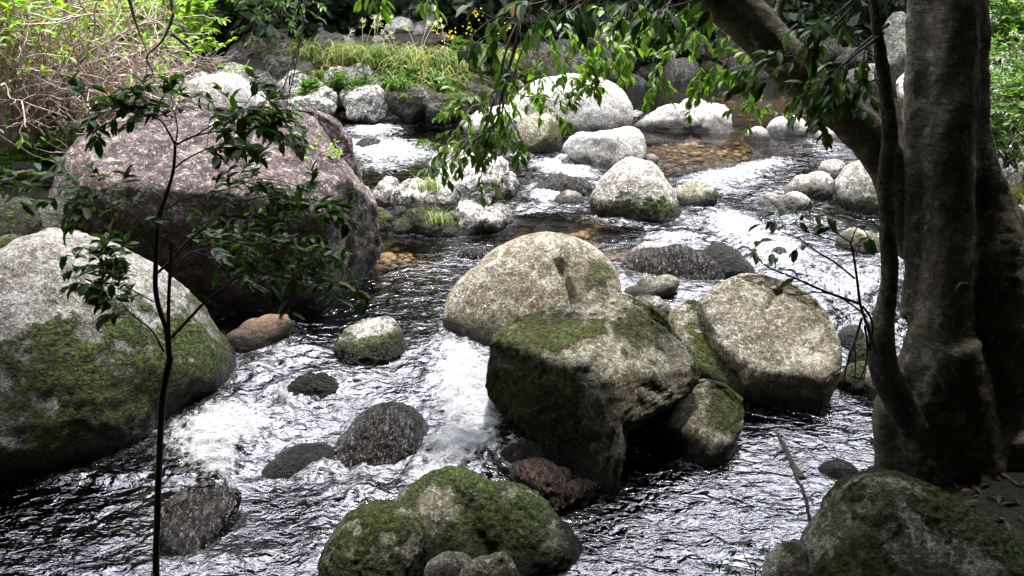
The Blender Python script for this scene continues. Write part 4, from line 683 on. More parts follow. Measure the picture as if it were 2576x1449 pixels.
# drooping branches, traced in the picture and hung at their distance
def droop_branch(paths, Y, mat, L, ntw, tl, ln, r0=.012, droop=.45, start=.2, jit=.12, leafw=.42):
    w, l = MB(), MB()
    for pts in paths:
        P = np.array([atY(x, y, Y) for x, y, *_ in pts]); P[:, 1] += np.cumsum(RNG.normal(size=len(P)) * jit * .4)
        for j, q in enumerate(pts):
            P[j] = C0 + (P[j] - C0)      # keep the traced line, the depth wanders
        k = len(pts[0]) > 2 and pts[0][2] or 1.
        twig_leaves(w, l, P, r0 * k, .0022, max(1, int(ntw * k)), tl, ln, L, start, .6, 5, leafw, droop, .1)
    b = w.build('drooping_branch', TWIG, tree); l.build('leaves', mat, b); return b
droop_branch([[(1345, -160), (1322, -20), (1308, 60), (1290, 130), (1272, 190), (1240, 232), (1216, 300), (1190, 345)], [(1320, -60), (1300, 110), (1268, 200), (1262, 290), (1232, 335), (1214, 400), (1212, 490, )],
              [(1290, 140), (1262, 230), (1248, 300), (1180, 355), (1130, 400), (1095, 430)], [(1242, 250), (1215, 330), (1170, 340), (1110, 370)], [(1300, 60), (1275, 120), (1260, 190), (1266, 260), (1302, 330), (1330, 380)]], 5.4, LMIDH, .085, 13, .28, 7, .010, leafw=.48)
droop_branch([[(1330, -120), (1330, 20), (1345, 110), (1368, 170), (1400, 220), (1440, 255)], [(1345, 60), (1390, 120), (1440, 150), (1490, 165)], [(1330, 80), (1290, 200), (1310, 240), (1370, 250), (1420, 270)], [(1440, -40), (1470, 60), (1500, 120), (1530, 190), (1480, 220)],
              [(1360, 20), (1420, 60), (1480, 80), (1540, 110)], [(1230, 250), (1190, 260), (1150, 250)]], 5.8, LHANG, .085, 12, .3, 7, .008, leafw=.48)
droop_branch([[(1700, -120), (1690, -20), (1650, 40), (1600, 90), (1560, 130), (1520, 150)], [(1750, -60), (1720, 40), (1690, 100), (1650, 150), (1640, 210)], [(1620, 20), (1570, 70), (1540, 60)], [(1600, -80), (1580, 10), (1590, 60), (1560, 180)]], 6.0, LHANG, .085, 12, .3, 7, .009, leafw=.48)
droop_branch([[(2000, 60), (1930, 110), (1870, 130), (1810, 150), (1770, 190), (1755, 250)], [(1950, 90), (1900, 160), (1850, 180), (1800, 200)], [(1900, 0), (1850, 40), (1780, 60), (1720, 90)], [(1960, 150), (1900, 200), (1880, 250), (1930, 270)], [(1850, -60), (1800, 20), (1745, 60), (1700, 120)]], 5.6, LHANG, .08, 11, .26, 7, .008, leafw=.48)
droop_branch([[(1500, -100), (1400, -10), (1300, 20), (1220, 60), (1170, 110)], [(1400, -40), (1330, 10), (1260, 70), (1215, 100)]], 4.4, LGLOSS, .12, 5, .2, 5, .008, .7)
droop_branch([[(1600, -100), (1520, -20), (1440, 10), (1400, 40)], [(1760, -100), (1680, -10), (1560, 20)], [(1850, -60), (1740, 0), (1660, 20)]], 4.3, LGLOSS, .12, 6, .2, 6, .008, .7)
droop_branch([[(2150, 20), (2080, 90), (2010, 150), (1940, 190), (1890, 215)], [(2200, 80), (2120, 130), (2060, 180), (2000, 230)], [(2250, 60), (2170, 140), (2100, 220), (2060, 270)], [(2180, -40), (2100, 30), (2040, 80)], [(2230, 200), (2150, 230), (2090, 260)]], 4.5, LGLOSS, .095, 10, .28, 8, .01, .5)
droop_branch([[(740, -120), (760, -20), (770, 60), (745, 150), (722, 215), (706, 275)], [(722, 215), (740, 185), (790, 175)], [(760, 40), (735, 190), (712, 290)]], 6.0, LHANG, .085, 2, .16, 4, .008, .4, .75)
droop_branch([[(1000, -60), (900, -30), (940, -10), (960, 0)], [(1000, -60), (1060, -20), (1080, 5)], [(1000, -60), (760, -60), (560, -60), (500, 5)]], 5.5, LHANG, .1, 4, .2, 5, .008, .6)
droop_branch([[(430, -100), (440, 0), (444, 40), (420, 100), (385, 140), (398, 185), (340, 220)], [(320, -40), (345, 60), (380, 140)], [(425, 85), (460, 120), (480, 150)]], 6.2, LGLOSS, .085, 2, .14, 2, .018, .4, .5)
# crown: high leaf clumps, enlarged out of view over the camera to block light
cl, cw = MB(), MB(); n = 1900
pts = []
while len(pts) < n:
    p = np.array([RNG.uniform(-10, 9), RNG.uniform(-10, 9.2), RNG.uniform(4.6, 9)])
    edge = (7.6 - 3.0 * math.exp(-((p[0] + .4) / 2.3) ** 4)) - .05 * (p[0] - 2) ** 2 + 1.2 * noise(p[None] * .45, 3)[0]
    if p[1] > edge or noise(p[None] * .5, 8)[0] < (-.42 if p[1] < 2.0 else -.04): continue
    if p[2] < (6.0 if p[1] > 2.5 else 4.6): continue
    pts.append(p)
for p in pts:
    m = 60; q = p + RNG.normal(size=(m, 3)) * np.array([.55, .55, .3]); D = norm(RNG.normal(size=(m, 3)) * np.array([1, 1, .6])); N = norm(np.array([0, 0, 1]) + RNG.normal(size=(m, 3)) * .45)
    quads(cl, q, D, N, RNG.uniform(.16, .28, m), RNG.uniform(.09, .15, m), RNG.random(m))
top = tr1[0][-1]
for p in pts[::6]:
    tube(cw, smooth_path([top, top * .45 + p * .55 + np.array([0, 0, .4]), p], 8), np.linspace(.05, .008, 8), 5)
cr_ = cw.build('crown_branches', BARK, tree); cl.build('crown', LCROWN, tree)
# ------------------------------------------------------------------ the thin sapling in front
def traced_sapling(name, label, stems, Y, rootz, lmat, L, ntw, tl, ln, r_list, jit=.06, cat='sapling', bark=TWIG, droop=.3, leafw=.42, start=.45):
    P0, _ = pathY([stems[0][0]], Y); b = P0[0].copy(); b[2] = rootz
    o = empty(name, b, label, cat); w, l = MB(), MB()
    for i, s_ in enumerate(stems):
        P, r = pathY(s_, Y)
        if i == 0: P = np.concatenate([[b - np.array([0, 0, .1])], P]); r = np.concatenate([[r[0] * 1.25], r])
        else:
            off = RNG.normal() * jit * 3 * np.linspace(0, 1, len(P)) ** 1.3
            P = np.array([atY(q[0], q[1], Y + e) for q, e in zip(s_, off)])
        if i in r_list:
            nn = max(12, len(P) * 5); Q = smooth_path(np.c_[P, r], nn); tube(w, Q[:, :3], np.maximum(Q[:, 3], .0015), 7)
        else: twig_leaves(w, l, P, r[0], max(.0012, r[-1]), ntw, tl, ln, L, start, .45, 5, leafw, droop, .02)
    st_ = w.build('stem', bark, o)
    if l.n: l.build('leaves', lmat, o)
    return o
traced_sapling('sapling', 'thin dark forked sapling standing in the foreground before the huge mossy boulder',
    [[(398, 1500, 8.58), (396, 1300, 8.19), (402, 1130, 7.80), (409, 1000, 8.58), (425, 915, 8.58), (430, 895, 7.80)], [(427, 905, 7.02), (418, 830, 6.24), (400, 775, 6.24), (391, 720, 6.24), (393, 640, 5.85), (396, 575, 5.46), (405, 530, 5.46), (420, 485, 4.68), (436, 430, 3.90), (441, 365, 3.51)],
     [(428, 900, 5.46), (424, 830, 4.68), (425, 740, 4.29), (430, 650, 3.90), (432, 610, 3.12)],
     [(441, 365, 3.12), (425, 335, 2.73), (400, 300, 2.34), (350, 285, 1.56), (290, 280, 1.17), (240, 285, 0.94)], [(441, 365, 3.12), (490, 342, 2.50), (560, 328, 2.03), (640, 322, 1.56), (740, 318, 0.94)], [(441, 362, 2.34), (446, 320, 1.95), (430, 270, 1.56), (380, 250, 0.94)],
     [(437, 425, 2.50), (470, 400, 1.95), (520, 375, 1.40), (580, 350, 0.94), (620, 300, 0.78)], [(490, 342, 1.95), (560, 300, 1.56), (620, 275, 1.17), (680, 290, 0.78)],
     [(430, 850, 4.68), (470, 808, 3.90), (520, 755, 3.51), (560, 726, 3.12), (600, 696, 2.34), (680, 665, 1.72), (760, 650, 1.25), (850, 640, 0.94)], [(393, 690, 3.90), (430, 655, 3.51), (480, 600, 3.12), (540, 552, 2.50), (600, 512, 2.03), (700, 492, 1.56), (830, 510, 0.94)],
     [(560, 726, 2.34), (600, 695, 1.72), (660, 690, 1.56), (780, 705, 1.09), (880, 712, 0.78)], [(392, 640, 2.34), (370, 590, 1.87), (330, 540, 1.40), (260, 505, 1.09), (200, 520, 0.78)], [(396, 570, 2.34), (350, 520, 1.72), (250, 480, 1.25), (120, 470, 0.94), (20, 460, 0.78)],
     [(540, 552, 1.95), (600, 545, 1.56), (700, 560, 1.17), (800, 520, 0.94), (860, 530, 0.78)], [(480, 600, 2.34), (560, 600, 1.87), (640, 620, 1.25), (720, 610, 0.94)], [(430, 700, 1.72), (470, 640, 1.40), (540, 620, 1.09), (620, 590, 0.78)],
     [(412, 885, 3.12), (380, 830, 2.34), (330, 790, 1.87), (290, 740, 1.25), (262, 712, 0.78)], [(388, 760, 1.87), (330, 728, 1.56), (290, 700, 1.25), (240, 640, 0.78)], [(408, 530, 2.03), (470, 500, 1.72), (560, 480, 1.25), (660, 450, 0.94), (760, 470, 0.78)]],
    2.7, .25, LSAP, .060, 18, .16, 8, (0, 1, 2), .05, leafw=.45, droop=.18)
traced_sapling('seedling', 'spindly twig with a few drooping leaves beside the slender tree stem',
    [[(2200, 880, 4), (2185, 830, 4), (2165, 770, 3.8), (2158, 720, 3.4), (2150, 660, 3), (2140, 610, 2.6)], [(2165, 765, 4), (2080, 735, 3.4), (2000, 700, 3), (1930, 670, 2.2), (1880, 620, 1.2)], [(2150, 700, 3), (2100, 660, 2.6), (2050, 630, 2.2), (2010, 600, 1.6), (1960, 580, 1.2), (1935, 550, 1)],
     [(2140, 612, 2), (2160, 570, 1.8), (2190, 600, 1)], [(2100, 605, 2), (2050, 590, 1.6), (2000, 560, 1.2), (2050, 530, .8)], [(2140, 610, 2), (2110, 590, 1.8), (2090, 570, 1.4)]], YT - .6, 1.4, LGLOSS, .095, 5, .12, 3, (0,), .05, droop=.6, start=.4)
traced_sapling('dead_twig', 'bare forked dead twigs hanging beside the slender tree stem',
    [[(2195, 830, 3.5), (2190, 800, 3), (2170, 770, 3)], [(2168, 800, 3.4), (2150, 860, 3.0), (2130, 920, 2.4), (2112, 1000, 1.2)], [(2175, 820, 3), (2182, 880, 2.6), (2170, 940, 2), (2130, 985, 1.2)], [(2150, 860, 2), (2152, 930, 1.6), (2145, 990, 1)], [(2130, 920, 2), (2080, 950, 1.6), (2068, 990, 1)], [(2182, 798, 2.4), (2120, 752, 2.2), (2060, 735, 2), (2000, 742, 1.6), (1935, 725, .9)]],
    YT - .55, 1.4, LGLOSS, .05, 1, .1, 0, (0, 1, 2, 3, 4, 5), .03, cat='twig')
# stick standing in the pool, seedlings by the corner boulder
w = MB(); P, r = pathY([(2046, 1330, 5, 3.9), (2036, 1300, 4.5, 3.95), (2020, 1240, 4.5, 4.1), (1998, 1190, 4.5, 4.35), (1976, 1130, 4.5, 4.65), (1958, 1092, 3.5, 4.9)], 4.3)
tube(w, smooth_path(P, 30) + .004 * RNG.normal(size=(30, 3)), np.interp(np.linspace(0, 1, 30), np.linspace(0, 1, 6), r), 7)
tag(w.build('stick', DEAD), 'dark crooked dead stick slanting out of the silvery pool', 'stick')
lg = MB(); P = np.array([on_water(x, y) + np.array([0, 0, .0]) for x, y in [(1950, 1085), (1975, 1130), (1995, 1170), (2018, 1205)]])
tube(lg, smooth_path(P, 20) - np.array([0, 0, .02]), np.linspace(.035, .04, 20), 9); tag(lg.build('sunken_log', DEAD), 'short half-sunk log under the crooked stick in the pool', 'log')
for lb, stems in [('low leafy seedling before the sandy stone in the near corner', [[(1900, 1440, 2), (1880, 1415, 1.6), (1840, 1405, 1)], [(1890, 1430, 1.6), (1870, 1390, 1.2), (1875, 1370, .8)], [(1895, 1435, 1.6), (1850, 1425, 1.2), (1815, 1420, .8)], [(1900, 1440, 1.6), (1925, 1415, 1.2), (1920, 1395, .8)]]),
                  ('sprig of dark leaves on the sandy stone', [[(1985, 1420, 2), (1975, 1390, 1.6), (1968, 1360, 1)], [(1985, 1420, 1.6), (1960, 1430, 1.2), (1940, 1445, .8)], [(1975, 1395, 1.4), (1985, 1365, .8)], [(1985, 1420, 1.6), (1985, 1440, 1.2), (1975, 1460, .8)]])]:
    traced_sapling('seedling', lb, stems, 3.15, .1, LGLOSS, .05, 3, .06, 4, (0,), .03, cat='seedling', start=.3)
# ------------------------------------------------------------------ shrubs
def grow(w, lf, p, d, ln, r, depth, P):
    n = P['seg']; pts = [p]
    for i in range(n): d = norm(d + RNG.normal(size=3) * P['wob'] + np.array([0, 0, P['lift']])); pts.append(pts[-1] + d * ln / n)
    pts = np.array(pts); tube(w, pts, np.linspace(r, r * .5, n + 1), 5 if depth > 1 else 4, RNG.random(), False)
    if depth == 0:
        if lf is not None and RNG.random() < P['leafy'](pts[-1]): put_leaves(lf, pts, P['ln'], P['L'], P['lw'], P.get('droop', .1))
        return
    for k in range(P['kids']):
        i = int(n * (.3 + .7 * (k + RNG.random()) / P['kids'])); i = min(i, n)
        T = norm(pts[i] - pts[i - 1]); a = rv(); a = norm(a - T * (a @ T)); grow(w, lf, pts[i], norm(T + a * P['spread']), ln * RNG.uniform(.5, .8), r * .6, depth - 1, P)
def shrub(name, label, base, dirs, ln, r, depth, P, lmat, bark=PALE, group=None, cat='shrub'):
    base = np.array(base, float); o = empty(name, base, label, cat, group); w, l = MB(), MB()
    for d in dirs: grow(w, l, base + RNG.normal(size=3) * np.array([.06, .06, 0]), norm(np.array(d, float)), ln * RNG.uniform(.8, 1.15), r * RNG.uniform(.7, 1.2), depth, P)
    w.build('stems', bark, o)
    if l.n: l.build('leaves', lmat, o)
    return o
def gnd(px, Y, dz=-.05):
    x = (px / PW - .5) * 2 * TX * (Y * CP + (CAM_H - 1.2) * SP); return (x, Y, float(zg(np.array([x]), np.array([Y]))[0]) + dz)
def at(px, py, Y): return atY(px, py, Y)
hi = lambda z0, z1: (lambda p: float(np.clip((p[2] - z0) / (z1 - z0), .04, 1)))
SP1 = dict(seg=7, wob=.17, lift=.02, kids=4, spread=.85, leafy=hi(2.5, 3.6), ln=5, L=.12, lw=.42)
def fan(n, cx, cy_, cz, s=.5): return [(cx + RNG.normal() * s, cy_ + RNG.normal() * s * .6, cz + abs(RNG.normal()) * .2) for _ in range(n)]
gk = 'bare-twigged shrubs on the left bank'
shrub('shrub', 'pale many-stemmed twiggy shrub left of the purple slab', at(180, 430, 9.4), fan(7, .5, 0, 1.1), 1.5, .030, 3, SP1, LBRIGHT, group=gk)
shrub('shrub', 'thick-stemmed twiggy shrub by the left edge', at(60, 440, 9.0), fan(7, .15, 0, 1.3), 1.6, .034, 3, dict(SP1, leafy=hi(2.3, 3.2)), LBRIGHT, group=gk)
shrub('shrub', 'leaning shrub with bright leaf layer reaching toward the purple hump', at(230, 300, 11.2), fan(8, .9, .1, .8), 1.5, .028, 3, dict(SP1, leafy=hi(2.3, 2.8), ln=8, L=.14), LBRIGHT, group=gk)
shrub('shrub', 'bright yellow-green leafy shrub above the white slabs', at(400, 200, 12.4), fan(9, .45, .0, .8, .6), 1.15, .022, 3, dict(SP1, leafy=hi(2.2, 2.6), ln=10, L=.15), LBRIGHT, group=gk)
shrub('shrub', 'tall leafy shrub filling the upper left corner', at(20, 300, 10.4), fan(8, .2, .1, 1.2, .6), 1.7, .03, 3, dict(SP1, leafy=hi(2.0, 2.9), ln=9, L=.11), LBRIGHT, group=gk)
shrub('shrub', 'low fan of grey sprawling twigs over the purple slab', at(230, 440, 8.9), fan(9, 1.2, 0, .45, .45), 1.2, .018, 3, dict(SP1, leafy=lambda p: .05, ln=3), LBRIGHT, group=gk)
gk = 'green undergrowth on the left bank'
LOWP = dict(seg=4, wob=.2, lift=.02, kids=5, spread=.9, leafy=lambda p: .95, ln=9, L=.085, lw=.45)
for px, py, Y, lb in [(40, 330, 9.8, 'rounded green bush at the foot of the thick-stemmed shrub'), (110, 300, 10.4, 'fresh green bush behind the thick-stemmed shrub'), (30, 420, 8.9, 'dim green undergrowth above the dark mossy block'), (190, 400, 9.2, 'small green bush among pale stems'), (300, 330, 10.2, 'patch of green leaves under the leaning shrub')]:
    shrub('undergrowth_bush', lb, at(px, py + 30, Y), fan(7, 0, 0, .8, .6), .32, .008, 2, LOWP, LMID, TWIG, gk, 'bush')
gk = 'little shrubs rooted on the purple slab'
SLAB = dict(seg=5, wob=.22, lift=.05, kids=4, spread=.7, leafy=lambda p: .45, ln=4, L=.06, lw=.45)
for px, py, Y, lb in [(690, 470, 7.75, 'small pale-twigged shrub on the right part of the purple slab'), (620, 430, 7.9, 'tiny leafy shrub in the middle of the purple slab'), (800, 470, 7.7, 'sprig of fresh leaves at the right lip of the purple slab'), (690, 390, 8.1, 'sparse shrublet near the top of the purple slab'), (560, 470, 7.8, 'bare shrublet on the left part of the purple slab')]:
    shrub('shrublet', lb, at(px, py, Y), fan(5, .1, 0, .8, .6), .36, .006, 2, SLAB, LBRIGHT, PALE, gk, 'shrub')
# twigs trailing in front of the slab's shaded face
w = MB()
for pts in [[(560, 480), (640, 500), (760, 545), (800, 560), (860, 570)], [(640, 555), (700, 565), (760, 560), (840, 520)], [(300, 480), (400, 510), (470, 500)], [(420, 470), (520, 500), (600, 540), (660, 560)]]:
    P = np.array([atY(x, y, 7.15) for x, y in pts]); tube(w, smooth_path(P, 24) + RNG.normal(size=(24, 3)) * .006, np.linspace(.012, .004, 24), 6)
tag(w.build('fallen_branch', PALE), 'pale bare fallen branch lying across the shaded front of the purple slab', 'branch')
gk = 'leafy shrubs beyond the trunk on the right'
for px, py, Y, lb, L_ in [(2560, 330, 8.6, 'dense green shrub beyond the right side of the trunk', .08), (2540, 420, 8.0, 'lower green shrub over the sunlit pale rock', .08), (2580, 160, 10.5, 'dim tall shrub beyond the trunk at the top corner', .10)]:
    shrub('shrub', lb, at(px, py, Y), fan(9, -.1, 0, .9, .7), .62, .012, 3, dict(SP1, leafy=lambda p: .9, ln=7, L=L_, kids=4), LMID, TWIG, gk)
# far bank shrubs and herbs
gk = 'green herbs on the far bank'
HERB = dict(seg=4, wob=.2, lift=.05, kids=4, spread=.8, leafy=lambda p: .95, ln=8, L=.10, lw=.5)
for px, py, Y, lb in [(1150, 130, 16, 'leafy herb with yellow blossom right of the grass'), (1205, 150, 16.2, 'green herb beside the hanging branch on the far bank'), (1040, 210, 14.6, 'mat of small leaves over the streaked rock'), (1110, 225, 14.6, 'low green creeper under drooping grass'), (790, 240, 14.0, 'small green weeds between pale rocks'), (1000, 235, 14.2, 'fern-like weeds above the black and white rock'), (880, 225, 14.3, 'tiny weeds on the jagged bank rock'),
                      (1260, 180, 16.5, 'mounded weeds behind the hanging twigs'), (1330, 200, 17, 'weeds at the foot of the purple shaded rock')]:
    shrub('herb', lb, at(px, py + 14, Y), fan(7, 0, 0, .7, .8), .26, .006, 2, HERB, LMID, TWIG, gk, 'herb')
fl = MB()
for px, py in [(1098, 70), (1135, 88), (1128, 95), (1185, 70), (1205, 40), (1270, 68), (1245, 75)]:
    p = at(px, py, 15.8); m = 14; quads(fl, p + RNG.normal(size=(m, 3)) * .06, rv(m), rv(m), (.045), .04, RNG.random(m))
tag(fl.build('yellow_flowers', YEL), 'scattered small yellow blossoms above the far bank herbs', 'flowers', None, 'stuff')
# ------------------------------------------------------------------ grass
def blades(mb, base, n, h, sp, w, lean=(0, 0), curl=.9):
    a = RNG.random(n) * 2 * np.pi; d = np.stack([np.cos(a), np.sin(a), 0 * a], -1) * RNG.uniform(.2, 1, (n, 1)) * sp + np.array([lean[0], lean[1], 0]); hh = h * RNG.uniform(.6, 1.1, n)[:, None]
    b = base + np.stack([RNG.normal(size=n), RNG.normal(size=n), 0 * a], -1) * .25 * sp * h; S_ = norm(np.cross(d + 1e-4, np.array([0, 0, 1.])))
    V = []
    for t in (0, .3, .6, .85, 1.):
        c = b + d * hh * (t ** 1.6) * curl + np.array([0, 0, 1.]) * hh * (t - .55 * curl * t ** 2.6); ww = w * (1 - t ** 1.5) * .5 + .0008
        V += [c - S_ * ww, c + S_ * ww]
    V = np.stack(V, 1); o = (np.arange(n) * 10)[:, None]
    f4 = np.concatenate([o + np.array([[2 * k, 2 * k + 1, 2 * k + 3, 2 * k + 2]]) for k in range(4)])
    mb.add(V.reshape(-1, 3), None, f4, np.repeat(RNG.random(n), 10))
def tuft(label, p, n, h, sp, mat, w=.012, lean=(0, 0), plumes=0, group=None, name='grass_tuft', curl=.9):
    p = np.array(p, float); m = MB(); blades(m, p, n, h, sp, w, lean, curl)
    o = empty(name, p, label, 'grass', group); m.build('blades', mat, o)
    for k in range(plumes):
        q = MB(); a = RNG.uniform(0, 6.28); t = np.linspace(0, 1, 9); dx = np.array([math.cos(a), math.sin(a) * .5, 0]) * .35
        P = p + dx * (t ** 1.5)[:, None] * h * 1.2 + np.array([0, 0, 1.0 * h]) * (t - .12 * t ** 3)[:, None]; tube(q, P, .004, 4)
        m_ = 26; tt = RNG.uniform(.80, 1.05, m_); i = np.clip(tt * 8, 0, 7.99).astype(int); B = P[i]; Dn = norm(norm(P[-1] - P[-2]) + RNG.normal(size=(m_, 3)) * .35 - np.array([0, 0, .35]))
        quads(q, B, Dn, rv(m_), .12, .012, RNG.random(m_)); q.build('plume', PLUME, o)
    return o
gk = 'grass tufts on the far bank'
TUFTS = [(790, 118, 15.6, .85, 0, 'tall green grass tuft left of the brown undergrowth'), (905, 135, 15.3, .8, 2, 'plumed green tuft right of the brown undergrowth'), (950, 140, 15.4, .8, 3, 'plumed grass tuft before the dark mossy dome'), (1000, 140, 15.4, .85, 2, 'mid grass tuft with pale plumes'), (1060, 130, 15.6, .95, 3, 'tallest green tuft near the yellow blossom'),
         (985, 175, 14.9, .8, 1, 'drooping tuft with straw blades'), (1060, 180, 14.9, .85, 0, 'arching straw and green tuft over the ledge'), (1110, 160, 15.2, .8, 1, 'green tuft left of the leafy herb'), (1040, 205, 14.3, .8, 0, 'hanging tuft over the streaked rocks'), (1100, 205, 14.3, .85, 0, 'long tuft drooping to the water edge'), (1255, 110, 16.6, .8, 0, 'dim grass tuft behind the hanging branch')]
for px, py, Y, h, pl, lb in TUFTS: tuft(lb, on_ground(px + RNG.normal() * 10, py + 34 + RNG.normal() * 14), 130, h * RNG.uniform(.95, 1.45), 1.1, GRASSM, .020, (.1 * RNG.normal(), -.3), pl, gk, curl=1.35)
gk = 'dry brown tufts on the far bank'
for px, py, Y, h, lb in [(840, 140, 15.2, .7, 'straw-coloured tuft above brown undergrowth'), (800, 160, 15, .6, 'dry tuft leaning over the brown bank'), (870, 100, 15.8, .7, 'dry tuft with rusty seed heads'), (1150, 195, 15, .6, 'bleached tuft hanging by the purple-grey rock'), (1000, 190, 14.7, .5, 'sparse dry tuft in the middle of the bank')]:
    tuft(lb, on_ground(px, py + 34 + RNG.normal() * 10), 80, h * RNG.uniform(.6, 1.1), 1.2, STRAW, .016, (.1, -.35), 1 if 'seed' in lb else 0, gk, curl=1.15)
for px, py, Y, lb in [(860, 165, 15, 'rusty brown undergrowth on the bank behind pale rocks'), (920, 175, 14.8, 'brown dead stalks under the grass plumes'), (780, 175, 14.8, 'rusty stalks beside the white craggy rock'), (1190, 60, 19, 'brown dead twigs at the forest edge')]:
    tuft(lb, on_ground(px, py + 25), 80, .45, 1.2, RUST, .010, (0, -.1), 0, 'brown undergrowth on the far bank', 'dry_undergrowth')
tuft('larger grass tuft growing in the crest of the white outcrop', at(1085, 478, 9.35), 90, .34, .9, GRASSM, .009, (0, -.1))
tuft('smaller grass tuft at the front of the white outcrop', at(1110, 560, 8.75), 80, .26, 1.0, GRASSM, .008, (-.1, -.1))
tuft('wispy grass on the crown of the white outcrop', at(1165, 405, 10.0), 60, .25, .9, GRASSM, .008)
tuft('pale dry grass beyond the trunk by the right edge', at(2560, 520, 7.6), 140, .45, 1., STRAW, .012)
tuft('blade tuft between the two small front stones', at(1165, 1446, 3.45), 26, .10, .8, GRASSM, .006)
# ------------------------------------------------------------------ far forest, dark and closed, and added leaf mass out of view
ff_ = MB(); m = 120000
x = RNG.uniform(-36, 36, m); ys = np.interp(x, [-36, -14, -9, -5, -3.2, -1.2, .6, 2.2, 4.4, 9, 16, 36], [14.5, 14.5, 15, 15.6, 16.8, 17.4, 18.4, 20.2, 21.8, 23, 25.5, 31]); o_ = RNG.random(m) ** 1.2; y = ys + o_ * 13 - np.where(x > 1, 2.2, .3) * (RNG.random(m) < .35)
z0 = zg(x, y); lowz = np.where(y - ys > .9, 0, 3.45); zz = np.maximum(z0 + RNG.random(m) ** 1.0 * (12 + 2.5 * noise(np.stack([x, y, 0 * x], -1) * .25, 4)), lowz + RNG.random(m) * 5.5)
P = np.stack([x, y, zz], -1); k = (noise(P * .55, 21) > -.2) & ((zz > 3.2) | (y - ys > .9)); P = P[k]; m = len(P)
m3 = 45000; x3 = RNG.uniform(-8, 16, m3); y3 = np.interp(x3, [-36, -14, -9, -5, -3.2, -1.2, .6, 2.2, 4.4, 9, 16, 36], [14.5, 14.5, 15, 15.6, 16.8, 17.4, 18.4, 20.2, 21.8, 23, 25.5, 31]) - np.where(x3 > 2, 1.0, -.2) + 6 * RNG.random(m3); P3 = np.stack([x3, y3, zg(x3, y3) + RNG.random(m3) * 1.0], -1); P = np.concatenate([P, P3[noise(P3 * .8, 44) > -.1]])
m2 = 95000; a = RNG.random(m2); rs = RNG.random(m2) < .5; y2 = np.where(a < .75, RNG.uniform(-6, 15, m2), RNG.uniform(-12, -4, m2)); dx = RNG.uniform(0, 6, m2)  # unseen leaf mass beside and behind the camera, added to shut out skylight
xx = np.where(a < .75, np.where(rs, np.interp(y2, [3, 5.2, 7.5, 9.5, 12, 15], [6.4, 6.6, 8.6, 9.6, 11.5, 14.5]) + dx, -np.interp(y2, [6.5, 9, 15], [7.2, 10.5, 11.5]) - dx), RNG.uniform(-13, 13, m2))
z2 = np.maximum(zg(xx, y2), 0) + RNG.random(m2) * np.where(y2 > 6, 9.5, 7); P2 = np.stack([xx, y2, z2], -1); P2 = P2[noise(P2 * .6, 33) > -.25]; P = np.concatenate([P, P2]); m = len(P)
quads(ff_, P, rv(m), norm(np.array([0, 0, .7]) + RNG.normal(size=(m, 3)) * .6), RNG.uniform(.25, .5, m) * np.where(P[:, 2] > 4.5, 1.6, 1), RNG.uniform(.14, .26, m) * np.where(P[:, 2] > 4.5, 1.6, 1), RNG.random(m))
tag(ff_.build('forest', LCROWN, None, (0, 0, 0)), 'dark closed forest behind the far bank, with unseen side and rear leaves added to block sky light', 'forest', None, 'stuff')
gk = 'trunks at the dark forest edge'
for px, Y, r_, lb in [(760, 19.5, .16, 'dim trunk at the forest edge above the grass'), (1020, 22, .2, 'dark thick trunk behind the plumes'), (1480, 25, .2, 'dark trunk above the great white boulder'), (330, 18.5, .14, 'dark trunk behind the bright shrub'), (2150, 29, .22, 'dark trunk upstream beyond the limb')]:
    b = np.array(gnd(px, Y)); t_ = empty('forest_tree', b, lb, 'tree', gk); w = MB(); P = b + np.array([[0, 0, -.3], [.1, 0, 2], [-.1, .1, 4.5], [.3, 0, 8]]); Q = smooth_path(P, 16); tube(w, Q, np.linspace(r_ * 1.3, r_ * .6, 16), 9); w.build('trunk', TWIG, t_)
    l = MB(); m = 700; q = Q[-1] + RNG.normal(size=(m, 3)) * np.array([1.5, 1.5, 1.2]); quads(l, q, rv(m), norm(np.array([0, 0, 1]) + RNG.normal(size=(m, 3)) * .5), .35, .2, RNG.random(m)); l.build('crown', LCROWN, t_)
# sprays of dark leaves at the top edge over the far bank
sp = dict(seg=5, wob=.2, lift=-.04, kids=4, spread=.8, leafy=lambda p: .9, ln=9, L=.16, lw=.35, droop=.2)
shrub('overhanging_bush', 'dim bluish-green leaf sprays hanging over the far bank rocks', at(760, -40, 15.5), [(-.9, -.3, .1), (-.4, -.5, -.1), (-.9, -.2, -.25), (-.2, -.3, -.2)], .9, .014, 2, sp, LMID, TWIG, None, 'bush')
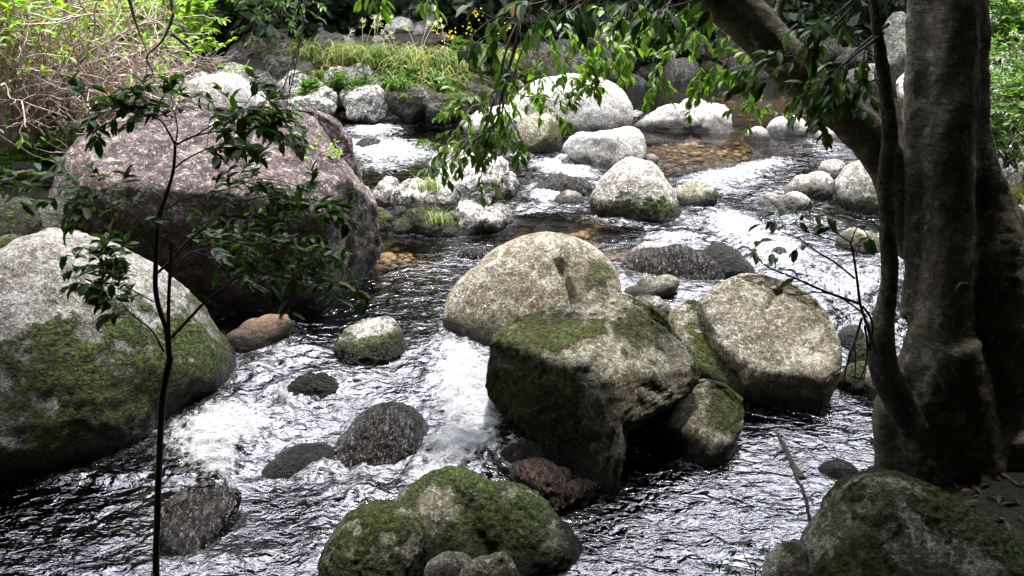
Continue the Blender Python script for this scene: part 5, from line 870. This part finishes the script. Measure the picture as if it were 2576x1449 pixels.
# ------------------------------------------------------------------ stones under the clear shallows
pb = MB(); u, f = ico(1)
def pebble(px, py, s_):
    p = on_water(px, py); p = p + np.array([RNG.normal() * .25, RNG.normal() * .25, 0]); sd1 = river_sd(p[:1], p[1:2])[0]
    if sd1 < 0: return
    p[2] = zg(p[:1], p[1:2])[0] + .01; a = RNG.random() * 6.28; c, s1 = math.cos(a), math.sin(a)
    v = u * (1 + .18 * RNG.normal(size=(len(u), 1))) * np.array([1, .75, .45]) * s_ * RNG.uniform(.5, 1.3); v = np.stack([v[:, 0] * c - v[:, 1] * s1, v[:, 0] * s1 + v[:, 1] * c, v[:, 2]], -1); pb.add(v + p, f, None, RNG.random())
for cx, cy_, rx, ry, an, st in CALM:
    for _ in range(int(150 * st)): pebble(cx + RNG.normal() * rx * .6, cy_ + RNG.normal() * ry * .6, .065 * RNG.uniform(.5, 1.6))
for _ in range(250): pebble(RNG.uniform(800, 2200), RNG.uniform(240, 660), .12)
g = G('pebble'); r_ = g.attr('rnd'); tc = g.n('ShaderNodeTexCoord').outputs['Object']; nn = g.noise(tc, 30, 4, .6)
cc = g.mix(g.ramp(r_, .0, .5), (.19, .10, .05), (.18, .145, .095)); cc = g.mix(g.ramp(r_, .5, .8), cc, (.17, .165, .13)); cc = g.mix(g.ramp(r_, .8, 1.), cc, (.09, .10, .05)); cc = g.mix(g.ramp(nn, .3, .7, 0, .5), cc, (.08, .05, .03))
PEB = g.out(g.n('ShaderNodeBsdfPrincipled', {'Base Color': cc, 'Roughness': .7}).outputs[0])
tag(pb.build('pebbles', PEB, None, (0, 0, 0)), 'brown and grey stones on the stream bed', 'pebbles', None, 'stuff')

# dead leaves at the tree foot and left bank, added to darken shaded ground
lt = MB(); m = 2600
x = np.concatenate([RNG.uniform(2.0, 5.2, 1700), RNG.uniform(-7, -3.6, 900)]); y = np.concatenate([RNG.uniform(2.4, 6.2, 1700), RNG.uniform(5.6, 10.5, 900)]); k = river_sd(x, y) < -.05; x, y = x[k], y[k]; m = len(x)
x, y = x + .0, y + .0; leaves(lt, np.stack([x, y, zg(x, y) + .012 + RNG.random(m) * .02], -1), rv(m) * np.array([1, 1, .25]), norm(np.array([0, 0, 1]) + RNG.normal(size=(m, 3)) * .35), RNG.uniform(.05, .10, m), RNG.uniform(.025, .04, m), RNG.random(m))
tag(lt.build('leaf_litter', leaf_mat('dead_leaf', (.03, .019, .011), (.07, .042, .021), (.10, .07, .03), .1, .6, .1), None, (0, 0, 0)), 'brown dead leaves added to darken the shaded bank', 'leaves', None, 'stuff')
